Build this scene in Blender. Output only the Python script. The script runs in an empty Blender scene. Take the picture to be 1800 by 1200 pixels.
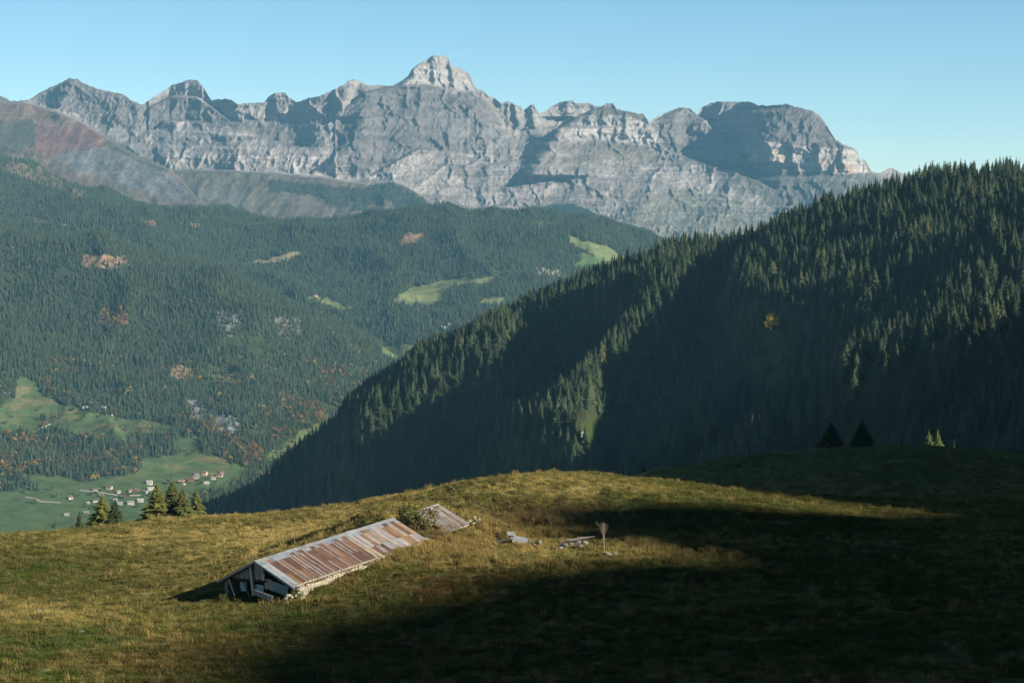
import bpy, math, random, time
import numpy as np
from mathutils import Vector, Matrix
T0 = time.time()
rng = np.random.default_rng(7)
random.seed(7)
S = bpy.context.scene
COL = S.collection
R_ = math.radians

# ------------------------------------------------------------------ camera geometry (photo pixels 1800 x 1200)
F = 3600.0
HOR = 445.0
PITCH = math.atan((600 - HOR) / F)
CP, SP = math.cos(PITCH), math.sin(PITCH)
SUN_AZ = R_(-28)      # measured from +X towards +Y (view direction is +Y)
SUN_EL = R_(22.5)
SH = np.array([math.cos(SUN_AZ), math.sin(SUN_AZ)])
SG = np.array([-SH[1], SH[0]])

def kz(u, v):
    """pixel -> (x/y, z/y) of its ray"""
    a = (np.asarray(u, float) - 900) / F
    b = (600 - np.asarray(v, float)) / F
    y = CP + b * SP
    return a / y, (-SP + b * CP) / y

def P(u, v, D):
    k, s = kz(u, v)
    return np.stack([k * D, np.asarray(D, float) + 0 * k, s * D], -1)

def proj(x, y, z):
    dz = -(y * CP - z * SP)
    yy = y * SP + z * CP
    return 900 + F * x / -dz, 600 - F * yy / -dz

# ------------------------------------------------------------------ noise
def _h(ix, iy, seed):
    n = (ix * 374761393 + iy * 668265263 + seed * 1442695041) & 0xFFFFFFFF
    n = ((n ^ (n >> 13)) * 1274126177) & 0xFFFFFFFF
    return (n ^ (n >> 16)) & 0xFFFFFFFF

def pn(x, y, seed=0):
    xf = np.floor(x); yf = np.floor(y)
    ix = xf.astype(np.int64); iy = yf.astype(np.int64)
    fx = x - xf; fy = y - yf
    sx = fx * fx * fx * (fx * (fx * 6 - 15) + 10); sy = fy * fy * fy * (fy * (fy * 6 - 15) + 10)
    def g(a, b, dx, dy):
        t = _h(ix + a, iy + b, seed) * (2 * math.pi / 4294967296.0)
        return np.cos(t) * dx + np.sin(t) * dy
    a = g(0, 0, fx, fy); b = g(1, 0, fx - 1, fy); c = g(0, 1, fx, fy - 1); d = g(1, 1, fx - 1, fy - 1)
    return ((a + (b - a) * sx) * (1 - sy) + (c + (d - c) * sx) * sy) * 1.5

def fbm(x, y, o=5, seed=0, gain=.5):
    r = 0; a = 1.0
    for i in range(o):
        r = r + a * pn(x, y, seed + i * 17); x = x * 2.03 + 3.1; y = y * 2.03 - 1.7; a *= gain
    return r

def ridged(x, y, o=5, seed=0, gain=.5):
    r = 0; a = 1.0; w = 1.0
    for i in range(o):
        n = 1 - np.abs(pn(x, y, seed + i * 17)) * 1.6
        n = n * n * w; r = r + a * n; w = np.clip(n * 1.3, 0, 1)
        x = x * 2.07 + 5.3; y = y * 2.07 + 1.3; a *= gain
    return r - .9

def sm(a, b, x):
    t = np.clip((x - a) / (b - a), 0, 1)
    return t * t * (3 - 2 * t)

def tps(pts, scale):
    """thin plate surface through (x, y, z) points"""
    pts = np.asarray(pts, float); A = pts[:, :2] / scale; z = pts[:, 2]; n = len(A)
    def U(r2): return np.where(r2 > 0, r2 * np.log(np.maximum(r2, 1e-12)), 0)
    d2 = ((A[:, None] - A[None]) ** 2).sum(-1)
    M = np.zeros((n + 3, n + 3)); M[:n, :n] = U(d2) + np.eye(n) * 1e-3
    M[:n, n] = 1; M[:n, n + 1:] = A; M[n, :n] = 1; M[n + 1:, :n] = A.T
    w = np.linalg.solve(M, np.r_[z, 0, 0, 0])
    def f(x, y):
        x = np.asarray(x, float) / scale; y = np.asarray(y, float) / scale
        r = w[n] + w[n + 1] * x + w[n + 2] * y
        for i in range(n):
            q = (x - A[i, 0]) ** 2 + (y - A[i, 1]) ** 2
            r = r + w[i] * .5 * 2 * q * np.log(np.maximum(q, 1e-12))
        return r
    return f

def inpoly(u, v, poly):
    r = np.zeros(np.shape(u), bool); n = len(poly); j = n - 1
    for i in range(n):
        xi, yi = poly[i]; xj, yj = poly[j]
        if yi != yj:
            r ^= ((yi > v) != (yj > v)) & (u < (xj - xi) * (v - yi) / (yj - yi) + xi)
        j = i
    return r

def seg_dist(u, v, line):
    d = np.full(np.shape(u), 1e9)
    for (x0, y0), (x1, y1) in zip(line[:-1], line[1:]):
        L = (x1 - x0) ** 2 + (y1 - y0) ** 2
        t = np.clip(((u - x0) * (x1 - x0) + (v - y0) * (y1 - y0)) / L, 0, 1)
        d = np.minimum(d, np.hypot(u - x0 - t * (x1 - x0), v - y0 - t * (y1 - y0)))
    return d

# ------------------------------------------------------------------ blender helpers
def meta(o, label=None, cat=None, group=None, kind=None):
    if label: o['label'] = label
    if cat: o['category'] = cat
    if group: o['group'] = group
    if kind: o['kind'] = kind
    return o

def new_mesh(name, V, Fc, mat=None, col=None, smooth=False, parent=None, link=True, ccol=None):
    me = bpy.data.meshes.new(name)
    V = np.asarray(V, np.float32)
    me.vertices.add(len(V)); me.vertices.foreach_set('co', V.ravel())
    if isinstance(Fc, np.ndarray):
        k = Fc.shape[1]; nf = len(Fc); flat = Fc.ravel().astype(np.int32); tot = np.full(nf, k, np.int32)
    else:
        nf = len(Fc); tot = np.array([len(f) for f in Fc], np.int32); flat = np.array([i for f in Fc for i in f], np.int32)
    me.loops.add(len(flat)); me.loops.foreach_set('vertex_index', flat)
    me.polygons.add(nf); st = np.zeros(nf, np.int32); st[1:] = np.cumsum(tot)[:-1]
    me.polygons.foreach_set('loop_start', st); me.polygons.foreach_set('loop_total', tot)
    if col is not None:
        a = me.color_attributes.new('Col', 'FLOAT_COLOR', 'POINT')
        c = np.ones((len(V), 4), np.float32); c[:, :3] = col; a.data.foreach_set('color', c.ravel())
    me.update(calc_edges=True)
    me.polygons.foreach_set('use_smooth', np.full(nf, smooth, bool))
    if mat: me.materials.append(mat)
    o = bpy.data.objects.new(name, me)
    if link: COL.objects.link(o)
    if parent: o.parent = parent
    return o

def empty(name, loc, rz=0.0, rx=0.0):
    o = bpy.data.objects.new(name, None); COL.objects.link(o)
    o.location = loc; o.rotation_euler = (rx, 0, rz); o.empty_display_size = .5
    return o

def grid_faces(nr, nc):
    i = np.arange(nr - 1)[:, None] * nc + np.arange(nc - 1)[None]
    return np.stack([i, i + 1, i + nc + 1, i + nc], -1).reshape(-1, 4)

class MB:
    """collects shapes into one mesh"""
    def __init__(s): s.v = []; s.f = []; s.c = []
    def add(s, V, Fc, c=(1, 1, 1)):
        n = len(s.v); s.v += [tuple(p) for p in V]; s.f += [tuple(i + n for i in f) for f in Fc]; s.c += [tuple(c)] * len(V)
    def box(s, c, d, rot=None, col=(1, 1, 1)):
        V = [Vector((x * d[0] / 2, y * d[1] / 2, z * d[2] / 2)) for x in (-1, 1) for y in (-1, 1) for z in (-1, 1)]
        if rot is not None: V = [rot @ p for p in V]
        V = [p + Vector(c) for p in V]
        s.add(V, [(0, 1, 3, 2), (4, 6, 7, 5), (0, 4, 5, 1), (2, 3, 7, 6), (0, 2, 6, 4), (1, 5, 7, 3)], col)
    def tube(s, a, b, r0, r1, n=6, col=(1, 1, 1)):
        a = Vector(a); b = Vector(b); d = (b - a).normalized()
        t = d.orthogonal().normalized(); w = d.cross(t)
        V = []
        for q, r in ((a, r0), (b, r1)):
            for i in range(n):
                an = 2 * math.pi * i / n; V.append(q + (t * math.cos(an) + w * math.sin(an)) * r)
        Fc = [(i, (i + 1) % n, n + (i + 1) % n, n + i) for i in range(n)] + [tuple(range(n))[::-1], tuple(range(n, 2 * n))]
        s.add(V, Fc, col)
    def build(s, name, mat, parent=None, smooth=False, link=True):
        return new_mesh(name, s.v, s.f, mat, np.array(s.c), smooth, parent, link)

# ------------------------------------------------------------------ materials
def nodes(name, rough=.9, spec=.2):
    m = bpy.data.materials.new(name); m.use_nodes = True
    nt = m.node_tree; b = nt.nodes['Principled BSDF']
    b.inputs['Roughness'].default_value = rough
    b.inputs['Specular IOR Level'].default_value = spec
    return m, nt, b

def N(nt, typ, **kw):
    n = nt.nodes.new(typ)
    for k, v in kw.items():
        if k == 'inp':
            for a, b in v.items(): n.inputs[a].default_value = b
        else: setattr(n, k, v)
    return n

def ramp(nt, fac, stops, interp='LINEAR'):
    r = nt.nodes.new('ShaderNodeValToRGB'); r.color_ramp.interpolation = interp
    e = r.color_ramp.elements
    while len(e) < len(stops): e.new(.5)
    for i, (p, c) in enumerate(stops):
        e[i].position = p; e[i].color = (*c, 1) if len(c) == 3 else c
    nt.links.new(fac, r.inputs[0]); return r.outputs[0]

def mixc(nt, fac, a, b, mode='MIX'):
    m = nt.nodes.new('ShaderNodeMix'); m.data_type = 'RGBA'; m.blend_type = mode
    for i, s in ((0, fac), (6, a), (7, b)):
        if hasattr(s, 'is_linked') or hasattr(s, 'links'): nt.links.new(s, m.inputs[i])
        else: m.inputs[i].default_value = s if i == 0 else (*s, 1)
    return m.outputs[2]

def noise(nt, vec, scale, detail=6, rough=.6, w=None):
    n = N(nt, 'ShaderNodeTexNoise', inp={'Scale': scale, 'Detail': detail, 'Roughness': rough})
    nt.links.new(vec, n.inputs['Vector']); return n.outputs['Fac']

def mapping(nt, vec, scale, rot=(0, 0, 0)):
    n = N(nt, 'ShaderNodeMapping', inp={'Scale': scale, 'Rotation': rot}); nt.links.new(vec, n.inputs['Vector']); return n.outputs[0]

def vcol(nt, name='Col', typ='GEOMETRY'):
    return N(nt, 'ShaderNodeAttribute', attribute_name=name, attribute_type=typ).outputs['Color']

def bump(nt, b, h, strength, dist):
    n = N(nt, 'ShaderNodeBump', inp={'Strength': strength, 'Distance': dist})
    nt.links.new(h, n.inputs['Height']); nt.links.new(n.outputs[0], b.inputs['Normal'])

def mat_terrain(name, scales, contrast, bumpd):
    """vertex colour broken up with world noise"""
    m, nt, b = nodes(name, .95, .1)
    pos = N(nt, 'ShaderNodeNewGeometry').outputs['Position']
    c = vcol(nt)
    for sc, k in zip(scales, contrast):
        f = noise(nt, pos, sc, 8, .65)
        g = ramp(nt, f, [(.3, (1 - k,) * 3), (.7, (1 + k,) * 3)])
        c = mixc(nt, 1.0, c, g, 'MULTIPLY')
    nt.links.new(c, b.inputs['Base Color'])
    if bumpd: bump(nt, b, noise(nt, pos, scales[-1], 8, .7), .8, bumpd)
    return m

M_MEADOW = mat_terrain('meadow grass', (.25, 1.6), (.18, .35), .25)
M_VALLEY = mat_terrain('valley ground', (.004, .03), (.15, .3), 5)
def mat_rock():
    m, nt, b = nodes('mountain rock', .95, .1)
    pos = N(nt, 'ShaderNodeNewGeometry').outputs['Position']
    c = vcol(nt)
    f = noise(nt, mapping(nt, pos, (.02, .02, .02)), 1, 10, .72)
    c = mixc(nt, 1.0, c, ramp(nt, f, [(.32, (.74, .74, .75)), (.68, (1.25, 1.24, 1.22))]), 'MULTIPLY')
    # bedding planes: nearly horizontal, gently folded
    wv = noise(nt, mapping(nt, pos, (.0007, .0007, .0007)), 1, 3, .5)
    st = noise(nt, mapping(nt, pos, (.0012, .0012, .03), (R_(4), R_(5), 0)), 1, 6, .7)
    c = mixc(nt, 1.0, c, ramp(nt, st, [(.38, (.86, .865, .87)), (.62, (1.12, 1.12, 1.1))]), 'MULTIPLY')
    nt.links.new(c, b.inputs['Base Color'])
    bump(nt, b, f, .9, 22)
    return m
M_ROCK = mat_rock()

def mat_leaf(name, a, b_, transl=.0):
    m, nt, b = nodes(name, .8, .15)
    t = vcol(nt, 'tint', 'INSTANCER')
    v = vcol(nt, 'Col')
    pos = N(nt, 'ShaderNodeNewGeometry').outputs['Position']
    c = mixc(nt, noise(nt, pos, .02, 3), a, b_)
    c = mixc(nt, 1.0, c, t, 'MULTIPLY'); c = mixc(nt, 1.0, c, v, 'MULTIPLY')
    nt.links.new(c, b.inputs['Base Color'])
    if transl:
        tr = N(nt, 'ShaderNodeBsdfTranslucent'); nt.links.new(c, tr.inputs[0])
        mx = N(nt, 'ShaderNodeMixShader', inp={0: transl})
        nt.links.new(b.outputs[0], mx.inputs[1]); nt.links.new(tr.outputs[0], mx.inputs[2])
        nt.links.new(mx.outputs[0], nt.nodes['Material Output'].inputs[0])
    return m
M_SPRUCE = mat_leaf('spruce needles', (.032, .047, .027), (.046, .062, .028))
M_AUTUMN = mat_leaf('autumn leaves', (.9, .9, .9), (1, 1, 1), .15)
M_SHRUB = mat_leaf('shrub leaves', (.9, .9, .9), (1, 1, 1), .25)
M_GRASS = mat_leaf('grass blades', (.85, .85, .85), (1.15, 1.15, 1.15), .3)

def mat_plain(name, col, var=.25, scale=3, stretch=(1, 1, 1), rough=.85, bumpd=.01, use_v=True, spec=.3):
    m, nt, b = nodes(name, rough, spec)
    co = N(nt, 'ShaderNodeTexCoord').outputs['Object']
    f = noise(nt, mapping(nt, co, tuple(scale * s for s in stretch)), 1, 8, .65)
    c = ramp(nt, f, [(.3, tuple(x * (1 - var) for x in col)), (.7, tuple(x * (1 + var) for x in col))])
    if use_v: c = mixc(nt, 1.0, c, vcol(nt), 'MULTIPLY')
    nt.links.new(c, b.inputs['Base Color'])
    if bumpd: bump(nt, b, f, .7, bumpd)
    return m
M_BARK = mat_plain('bark', (.10, .075, .055), .3, 4, (1, 1, .2))
M_WOOD = mat_plain('weathered wood', (.40, .37, .33), .35, 5, (3, 3, .3))
M_WOODDARK = mat_plain('old dark timber', (.09, .075, .06), .35, 5, (3, 3, .3))
M_STONE = mat_plain('pale stone', (.27, .245, .185), .3, 6, bumpd=.05)
M_ROCKS = mat_plain('field rock', (.17, .165, .15), .35, 3, bumpd=.04)
M_BLUE = mat_plain('old bluish sheet', (.32, .36, .37), .3, 2, (1, 1, .3))
M_HOUSEW = mat_plain('house plaster', (1, 1, 1), .1, .2, bumpd=0)
M_HOUSER = mat_plain('house roof', (1, 1, 1), .2, .5, bumpd=0)
M_GLASS, _nt, _b = nodes('window glass', .15, .5); _b.inputs['Base Color'].default_value = (.03, .04, .05, 1)
M_DARK, _nt, _b = nodes('window shade', .9, .1); _b.inputs['Base Color'].default_value = (.02, .018, .015, 1)

def mat_tin():
    m, nt, b = nodes('rusty corrugated tin', .6, .35)
    co = N(nt, 'ShaderNodeTexCoord').outputs['Object']
    c = vcol(nt)
    # rust streaks run down the slope (local x), sheets differ by vertex colour
    f = noise(nt, mapping(nt, co, (.45, 3.2, .45)), 1, 8, .7)
    f2 = noise(nt, mapping(nt, co, (1.3, 1.3, 1.3)), 1, 6, .7)
    rust = ramp(nt, f2, [(.3, (.12, .055, .036)), (.7, (.25, .125, .065))])
    mk = ramp(nt, f, [(.52, (0, 0, 0)), (.64, (1, 1, 1))])
    c = mixc(nt, mk, c, mixc(nt, .55, c, rust))
    pale = ramp(nt, noise(nt, mapping(nt, co, (.8, 6, .8)), 1, 6, .7), [(.58, (0, 0, 0)), (.68, (.6, .6, .6))])
    c = mixc(nt, pale, c, (.29, .265, .26))
    c = mixc(nt, 1.0, c, ramp(nt, f2, [(.3, (.75, .75, .75)), (.7, (1.2, 1.2, 1.2))]), 'MULTIPLY')
    nt.links.new(c, b.inputs['Base Color'])
    bump(nt, b, f2, .5, .02)
    return m
M_TIN = mat_tin()

# ------------------------------------------------------------------ tree prototypes
def conifer(name, seed, levels, m, kites=1, width=.19, wob=.15, core=True):
    """unit-height spruce crown: whorls of drooping, ragged boughs round a slim stem"""
    r = random.Random(seed); b = MB()
    lean = (r.uniform(-.01, .01), r.uniform(-.01, .01))
    for L in range(levels):
        t = (L + r.uniform(-.3, .3)) / levels
        t = min(max(t, 0), .985)
        z = .05 + .94 * t
        R = width * ((1 - t) ** .85) * (1 + r.uniform(-wob, wob)) * (.75 + .25 * min(1, t * 6)) + .008
        n = max(4, int(m * (1 - .45 * t)))
        ph = r.random() * 6.28
        for i in range(n):
            a = ph + 6.283 * (i + r.uniform(-.35, .35)) / n
            for q in range(kites):
                aa = a + (q - (kites - 1) / 2) * .28
                rr = R * r.uniform(.65, 1.2) * (1 if q == (kites - 1) // 2 else .8)
                dr = rr * r.uniform(.35, .7); w = rr * r.uniform(.22, .36) + .004
                ca, sa = math.cos(aa), math.sin(aa)
                up = r.uniform(.0, .03)
                V = [(lean[0] * t, lean[1] * t, z + .05 * (1 - t) + up),
                     (ca * rr * .55 - sa * w, sa * rr * .55 + ca * w, z - dr * .55),
                     (ca * rr, sa * rr, z - dr * .85),
                     (ca * rr * .55 + sa * w, sa * rr * .55 - ca * w, z - dr * .55),
                     (ca * rr * .6, sa * rr * .6, z - dr * .15 + .012)]
                k = r.uniform(.75, 1.25)
                b.add(V, [(0, 1, 4), (1, 2, 4), (2, 3, 4), (3, 0, 4)], (k, k * r.uniform(.95, 1.08), k * .95))
    if core:
        n = 7; V = [(0, 0, .97)]
        for i in range(n):
            an = 6.283 * i / n; V.append((math.cos(an) * width * .55, math.sin(an) * width * .55, .04))
        b.add(V, [(0, 1 + i, 1 + (i + 1) % n) for i in range(n)], (1, 1, 1))
    b.add([(.004, 0, .93), (-.004, .004, .93), (0, -.004, .93), (0, 0, 1.03)], [(0, 1, 3), (1, 2, 3), (2, 0, 3)])
    return b.build(name, M_SPRUCE, link=False)

def leafy(name, seed, n, mat, clumps=9, sz=.055, h0=.28, rx=.36, stems=0, flat=1.0):
    """unit-height broadleaf crown: leaf quads gathered in clumps"""
    r = random.Random(seed); b = MB(); cs = []
    for i in range(clumps):
        z = r.uniform(h0, .86); q = math.sin(math.pi * min(1, (z - h0 * .4) / (1.02 - h0 * .4))) ** .6
        a = r.random() * 6.28; d = r.uniform(.25, .85) * rx * q
        cs.append((math.cos(a) * d, math.sin(a) * d, z, r.uniform(.12, .22)))
    for i in range(n):
        cx, cy, cz, cr = r.choice(cs)
        d = Vector((r.gauss(0, 1), r.gauss(0, 1), r.gauss(0, 1))).normalized() * cr * r.uniform(.4, 1.1)
        c = Vector((cx, cy, cz)) + d * 1.0; s = sz * r.uniform(.6, 1.4)
        nrm = (d.normalized() + Vector((r.uniform(-.6, .6), r.uniform(-.6, .6), r.uniform(-.3, .8)))).normalized()
        t = nrm.orthogonal().normalized(); w = nrm.cross(t)
        k = r.uniform(.7, 1.3)
        b.add([c + t * s, c + w * s * .7, c - t * s, c - w * s * .7], [(0, 1, 2, 3)], (k, k * r.uniform(.9, 1.1), k))
    return b.build(name, mat, link=False)

def trunk_mesh(name, r0=.016, top=.9, limbs=0, seed=0):
    b = MB(); r = random.Random(seed)
    b.tube((0, 0, -.06), (0, 0, .4), r0, r0 * .7); b.tube((0, 0, .4), (0, 0, top), r0 * .7, r0 * .15)
    for i in range(limbs):
        z = r.uniform(.2, .6); a = r.random() * 6.28; l = r.uniform(.2, .33)
        b.tube((0, 0, z), (math.cos(a) * l, math.sin(a) * l, z + l * .8), r0 * .4, r0 * .12, 4)
    return b.build(name, M_BARK, link=False)

def tuft(name, seed, n, h, spread, w=.012, bend=.5):
    r = random.Random(seed); b = MB()
    for i in range(n):
        a = r.random() * 6.28; d = spread * math.sqrt(r.random()); hh = h * r.uniform(.5, 1.15)
        x, y = math.cos(a) * d, math.sin(a) * d; ba = r.random() * 6.28; be = hh * bend * r.uniform(.2, 1)
        dx, dy = math.cos(ba) * be, math.sin(ba) * be; px, py = -math.sin(ba) * w, math.cos(ba) * w
        k = r.uniform(.75, 1.3)
        b.add([(x - px, y - py, -.05), (x + px, y + py, -.05), (x + px * .7 + dx * .4, y + py * .7 + dy * .4, hh * .6),
               (x - px * .7 + dx * .4, y - py * .7 + dy * .4, hh * .6), (x + dx, y + dy, hh)], [(0, 1, 2, 3), (3, 2, 4)], (k, k * r.uniform(.93, 1.05), k * .95))
    return b.build(name, M_GRASS, link=False)

def scatter(name, pts, scl, rot, idx, tint, protos, label, cat):
    """one stuff object: prototypes instanced on computed points"""
    me = bpy.data.meshes.new(name); n = len(pts)
    me.vertices.add(n); me.vertices.foreach_set('co', np.asarray(pts, np.float32).ravel())
    def at(nm, ty, arr, key='value'):
        a = me.attributes.new(nm, ty, 'POINT'); a.data.foreach_set(key, np.ascontiguousarray(arr).ravel())
    at('scl', 'FLOAT_VECTOR', np.asarray(scl, np.float32), 'vector')
    r3 = np.zeros((n, 3), np.float32); r3[:, 2] = rot; at('rot', 'FLOAT_VECTOR', r3, 'vector')
    at('idx', 'INT', np.asarray(idx, np.int32))
    t4 = np.ones((n, 4), np.float32); t4[:, :3] = tint; at('tint', 'FLOAT_COLOR', t4, 'color')
    o = bpy.data.objects.new(name, me); COL.objects.link(o)
    c = bpy.data.collections.new(name + ' kinds')
    for i, p in enumerate(protos):
        q = bpy.data.objects.new('%s kind %02d' % (name, i), p.data); c.objects.link(q)
    ng = bpy.data.node_groups.new(name, 'GeometryNodeTree')
    ng.interface.new_socket('Geometry', in_out='INPUT', socket_type='NodeSocketGeometry')
    ng.interface.new_socket('Geometry', in_out='OUTPUT', socket_type='NodeSocketGeometry')
    gi = ng.nodes.new('NodeGroupInput'); go = ng.nodes.new('NodeGroupOutput')
    ci = ng.nodes.new('GeometryNodeCollectionInfo'); ci.inputs[0].default_value = c
    ci.inputs['Separate Children'].default_value = True; ci.inputs['Reset Children'].default_value = True
    ip = ng.nodes.new('GeometryNodeInstanceOnPoints'); ip.inputs['Pick Instance'].default_value = True
    L = ng.links.new
    def na(nm, ty):
        a = ng.nodes.new('GeometryNodeInputNamedAttribute'); a.data_type = ty; a.inputs[0].default_value = nm; return a.outputs[0]
    L(gi.outputs[0], ip.inputs['Points']); L(ci.outputs[0], ip.inputs['Instance'])
    L(na('idx', 'INT'), ip.inputs['Instance Index']); L(na('rot', 'FLOAT_VECTOR'), ip.inputs['Rotation']); L(na('scl', 'FLOAT_VECTOR'), ip.inputs['Scale'])
    L(ip.outputs[0], go.inputs[0])
    md = o.modifiers.new('scatter', 'NODES'); md.node_group = ng
    for p in protos:
        for mt in p.data.materials:
            if mt.name not in [x.name for x in me.materials]: me.materials.append(mt)
    return meta(o, label, cat, kind='stuff')

# ------------------------------------------------------------------ terrain sheets
class Sheet:
    def __init__(s, ks, Ds): s.ks = ks; s.Ds = Ds; s.K, s.D = np.meshgrid(ks, Ds); s.X = s.K * s.D; s.Z = None
    def sample(s, x, y):
        k = np.asarray(x, float) / y
        fi = np.clip((k - s.ks[0]) / (s.ks[1] - s.ks[0]), 0, len(s.ks) - 1.001)
        fj = np.clip(np.interp(y, s.Ds, np.arange(len(s.Ds))), 0, len(s.Ds) - 1.001)
        i = fi.astype(int); j = fj.astype(int); a = fi - i; b = fj - j; Z = s.Z
        return (Z[j, i] * (1 - a) + Z[j, i + 1] * a) * (1 - b) + (Z[j + 1, i] * (1 - a) + Z[j + 1, i + 1] * a) * b
    def hit(s, u, v, d0=None, d1=None):
        k, q = kz(u, v)
        d = np.linspace(d0 or s.Ds[0], d1 or s.Ds[-1], 6000)
        g = s.sample(k * d, d) - q * d
        j = np.argmax(g > 0) if (g > 0).any() else len(d) - 1
        return Vector((k * d[j], d[j], float(s.sample(k * d[j], d[j]))))
    def build(s, name, mat, col, **m):
        V = np.stack([s.X, s.D, s.Z], -1).reshape(-1, 3)
        o = new_mesh(name, V, grid_faces(*s.K.shape), mat, col.reshape(-1, 3), True)
        return meta(o, kind='structure', **m)

def upts(lst): return [tuple(P(u, v, D)) for u, v, D in lst]
def at_z(lst):   # (u, D, z)
    return [((u - 900) / F * D, D, z) for u, D, z in lst]

# ---- meadow (foreground)
MEADOW_PTS = upts([
    (-200, 1200, 150), (200, 1200, 150), (600, 1200, 150), (1000, 1200, 149), (1400, 1200, 148), (1900, 1200, 146),
    (0, 1125, 172), (350, 1125, 172), (700, 1125, 172), (1100, 1125, 170), (1500, 1125, 168), (1900, 1110, 168),
    (-200, 1060, 198), (0, 1060, 200), (180, 1056, 206), (300, 1052, 206.5), (460, 1052, 199.5), (560, 1052, 196.5), (700, 1040, 196),
    (380, 1040, 205), (430, 1010, 213), (520, 962, 232), (620, 925, 252),
    (-200, 985, 240), (0, 990, 240), (200, 975, 245), (350, 960, 250),
    (-250, 955, 290), (0, 943, 292), (120, 935, 292), (220, 922, 292), (350, 911, 295), (450, 907, 298), (560, 901, 300), (690, 893, 303),
    (700, 905, 262), (740, 876, 263), (790, 860, 266), (830, 850, 268), (950, 836, 272), (1050, 838, 272), (1150, 850, 272), (1300, 868, 270), (1450, 888, 265), (1600, 899, 260), (1850, 906, 255),
    (900, 895, 252), (1000, 885, 252), (1150, 890, 250), (1400, 915, 246), (1700, 935, 240),
    (950, 955, 221), (1060, 962, 218), (1200, 965, 218), (1060, 938, 236), (1200, 940, 238), (950, 935, 240), (880, 930, 238), (1500, 985, 215), (1800, 1000, 210),
    (820, 1010, 203), (1000, 1040, 192), (1300, 1050, 190), (1700, 1060, 188),
    (1500, 876, 312), (1700, 882, 306), (1850, 880, 310), (1500, 840, 370), (1700, 845, 365),
    (1130, 832, 425), (1200, 819, 430), (1300, 805, 432), (1400, 794, 432), (1500, 787, 432), (1600, 785, 432), (1700, 791, 428), (1800, 806, 420), (1950, 840, 410),
]) + at_z([(950, 320, -37), (1150, 325, -41), (1300, 320, -41), (700, 320, -44), (0, 350, -53), (400, 350, -50), (690, 370, -60), (-400, 350, -60), (950, 400, -60),
           (1150, 480, -60), (1600, 520, -58), (1850, 520, -60), (400, 520, -130), (1000, 600, -130), (1600, 750, -140), (-400, 520, -130),
           (900, 100, -26), (0, 100, -26), (1800, 100, -25), (-1200, 100, -27), (3000, 100, -22)]) + \
    [(0, 30, -10), (-60, 30, -13), (60, 30, -10), (0, 0, -1.8), (-100, 0, -8), (100, 0, -4), (0, -60, 12), (200, 100, -18), (200, 250, -28), (260, 400, -38), (-150, 250, -48), (-150, 120, -36)]
_c, _s = math.cos(R_(28.1)), math.sin(R_(28.1)); _bz = float(-542 / F * 200) - 3.5
for lx, ly, dz in [(5.2, 2, .3), (5.2, 8, .75), (5.2, 14, 1.1), (5.2, 20, 1.12), (5.2, 25, 1.15), (5.0, 30, 1.25), (5.0, 35, 1.3), (8, 8, .35), (8.5, 18, .55), (9, 28, .7), (-5.5, 5, .3), (-5.5, 15, .6), (-5.5, 25, 1.3), (-5.5, 31, 2.2), (-5.5, 36, 3.0), (0, 39, 2.6), (5, 39, 1.7)]:
    MEADOW_PTS.append((-24.9 + lx * _c + ly * _s, 200 - lx * _s + ly * _c, _bz + .048 * ly + dz))
_mf = tps(MEADOW_PTS, 100.)
def meadow_z(x, y):
    z = _mf(x, y)
    far = sm(60, 140, y)
    z = z + far * (.45 * fbm(x / 18, y / 22, 3, 3) + .26 * fbm(x / 3.5, y / 4, 3, 9) + .07 * pn(x / 1.3, y / 1.5, 13))
    # cattle terraces across the slope
    z = z + far * .10 * np.sin((y + 6 * pn(x / 25, y / 25, 5)) * 1.1) * sm(-.1, .3, pn(x / 30, y / 30, 21))
    return z

def axis_steps(segs):
    out = [segs[0][0]]
    for a, b, st in segs:
        out += list(np.linspace(a, b, int(round((b - a) / st)) + 1)[1:])
    return np.array(out)
xs = axis_steps([(-260, -90, 5), (-90, 125, .45), (125, 420, 5)])
ys = axis_steps([(-70, 135, 5), (135, 275, .4), (275, 315, .3), (315, 410, 1.2), (410, 440, .5), (440, 760, 6)])
MX, MY = np.meshgrid(xs, ys)
MZ = meadow_z(MX, MY)
def mz(x, y):
    fi = np.clip(np.interp(x, xs, np.arange(len(xs))), 0, len(xs) - 1.001); fj = np.clip(np.interp(y, ys, np.arange(len(ys))), 0, len(ys) - 1.001)
    i = fi.astype(int); j = fj.astype(int); a = fi - i; b = fj - j
    return (MZ[j, i] * (1 - a) + MZ[j, i + 1] * a) * (1 - b) + (MZ[j + 1, i] * (1 - a) + MZ[j + 1, i + 1] * a) * b
def mhit(u, v, d0=120, d1=480):
    k, q = kz(u, v); d = np.linspace(d0, d1, 4000); g = mz(k * d, d) - q * d
    j = np.argmax(g > 0); return Vector((float(k * d[j]), float(d[j]), float(mz(np.array(k * d[j]), np.array(d[j])))))

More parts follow.
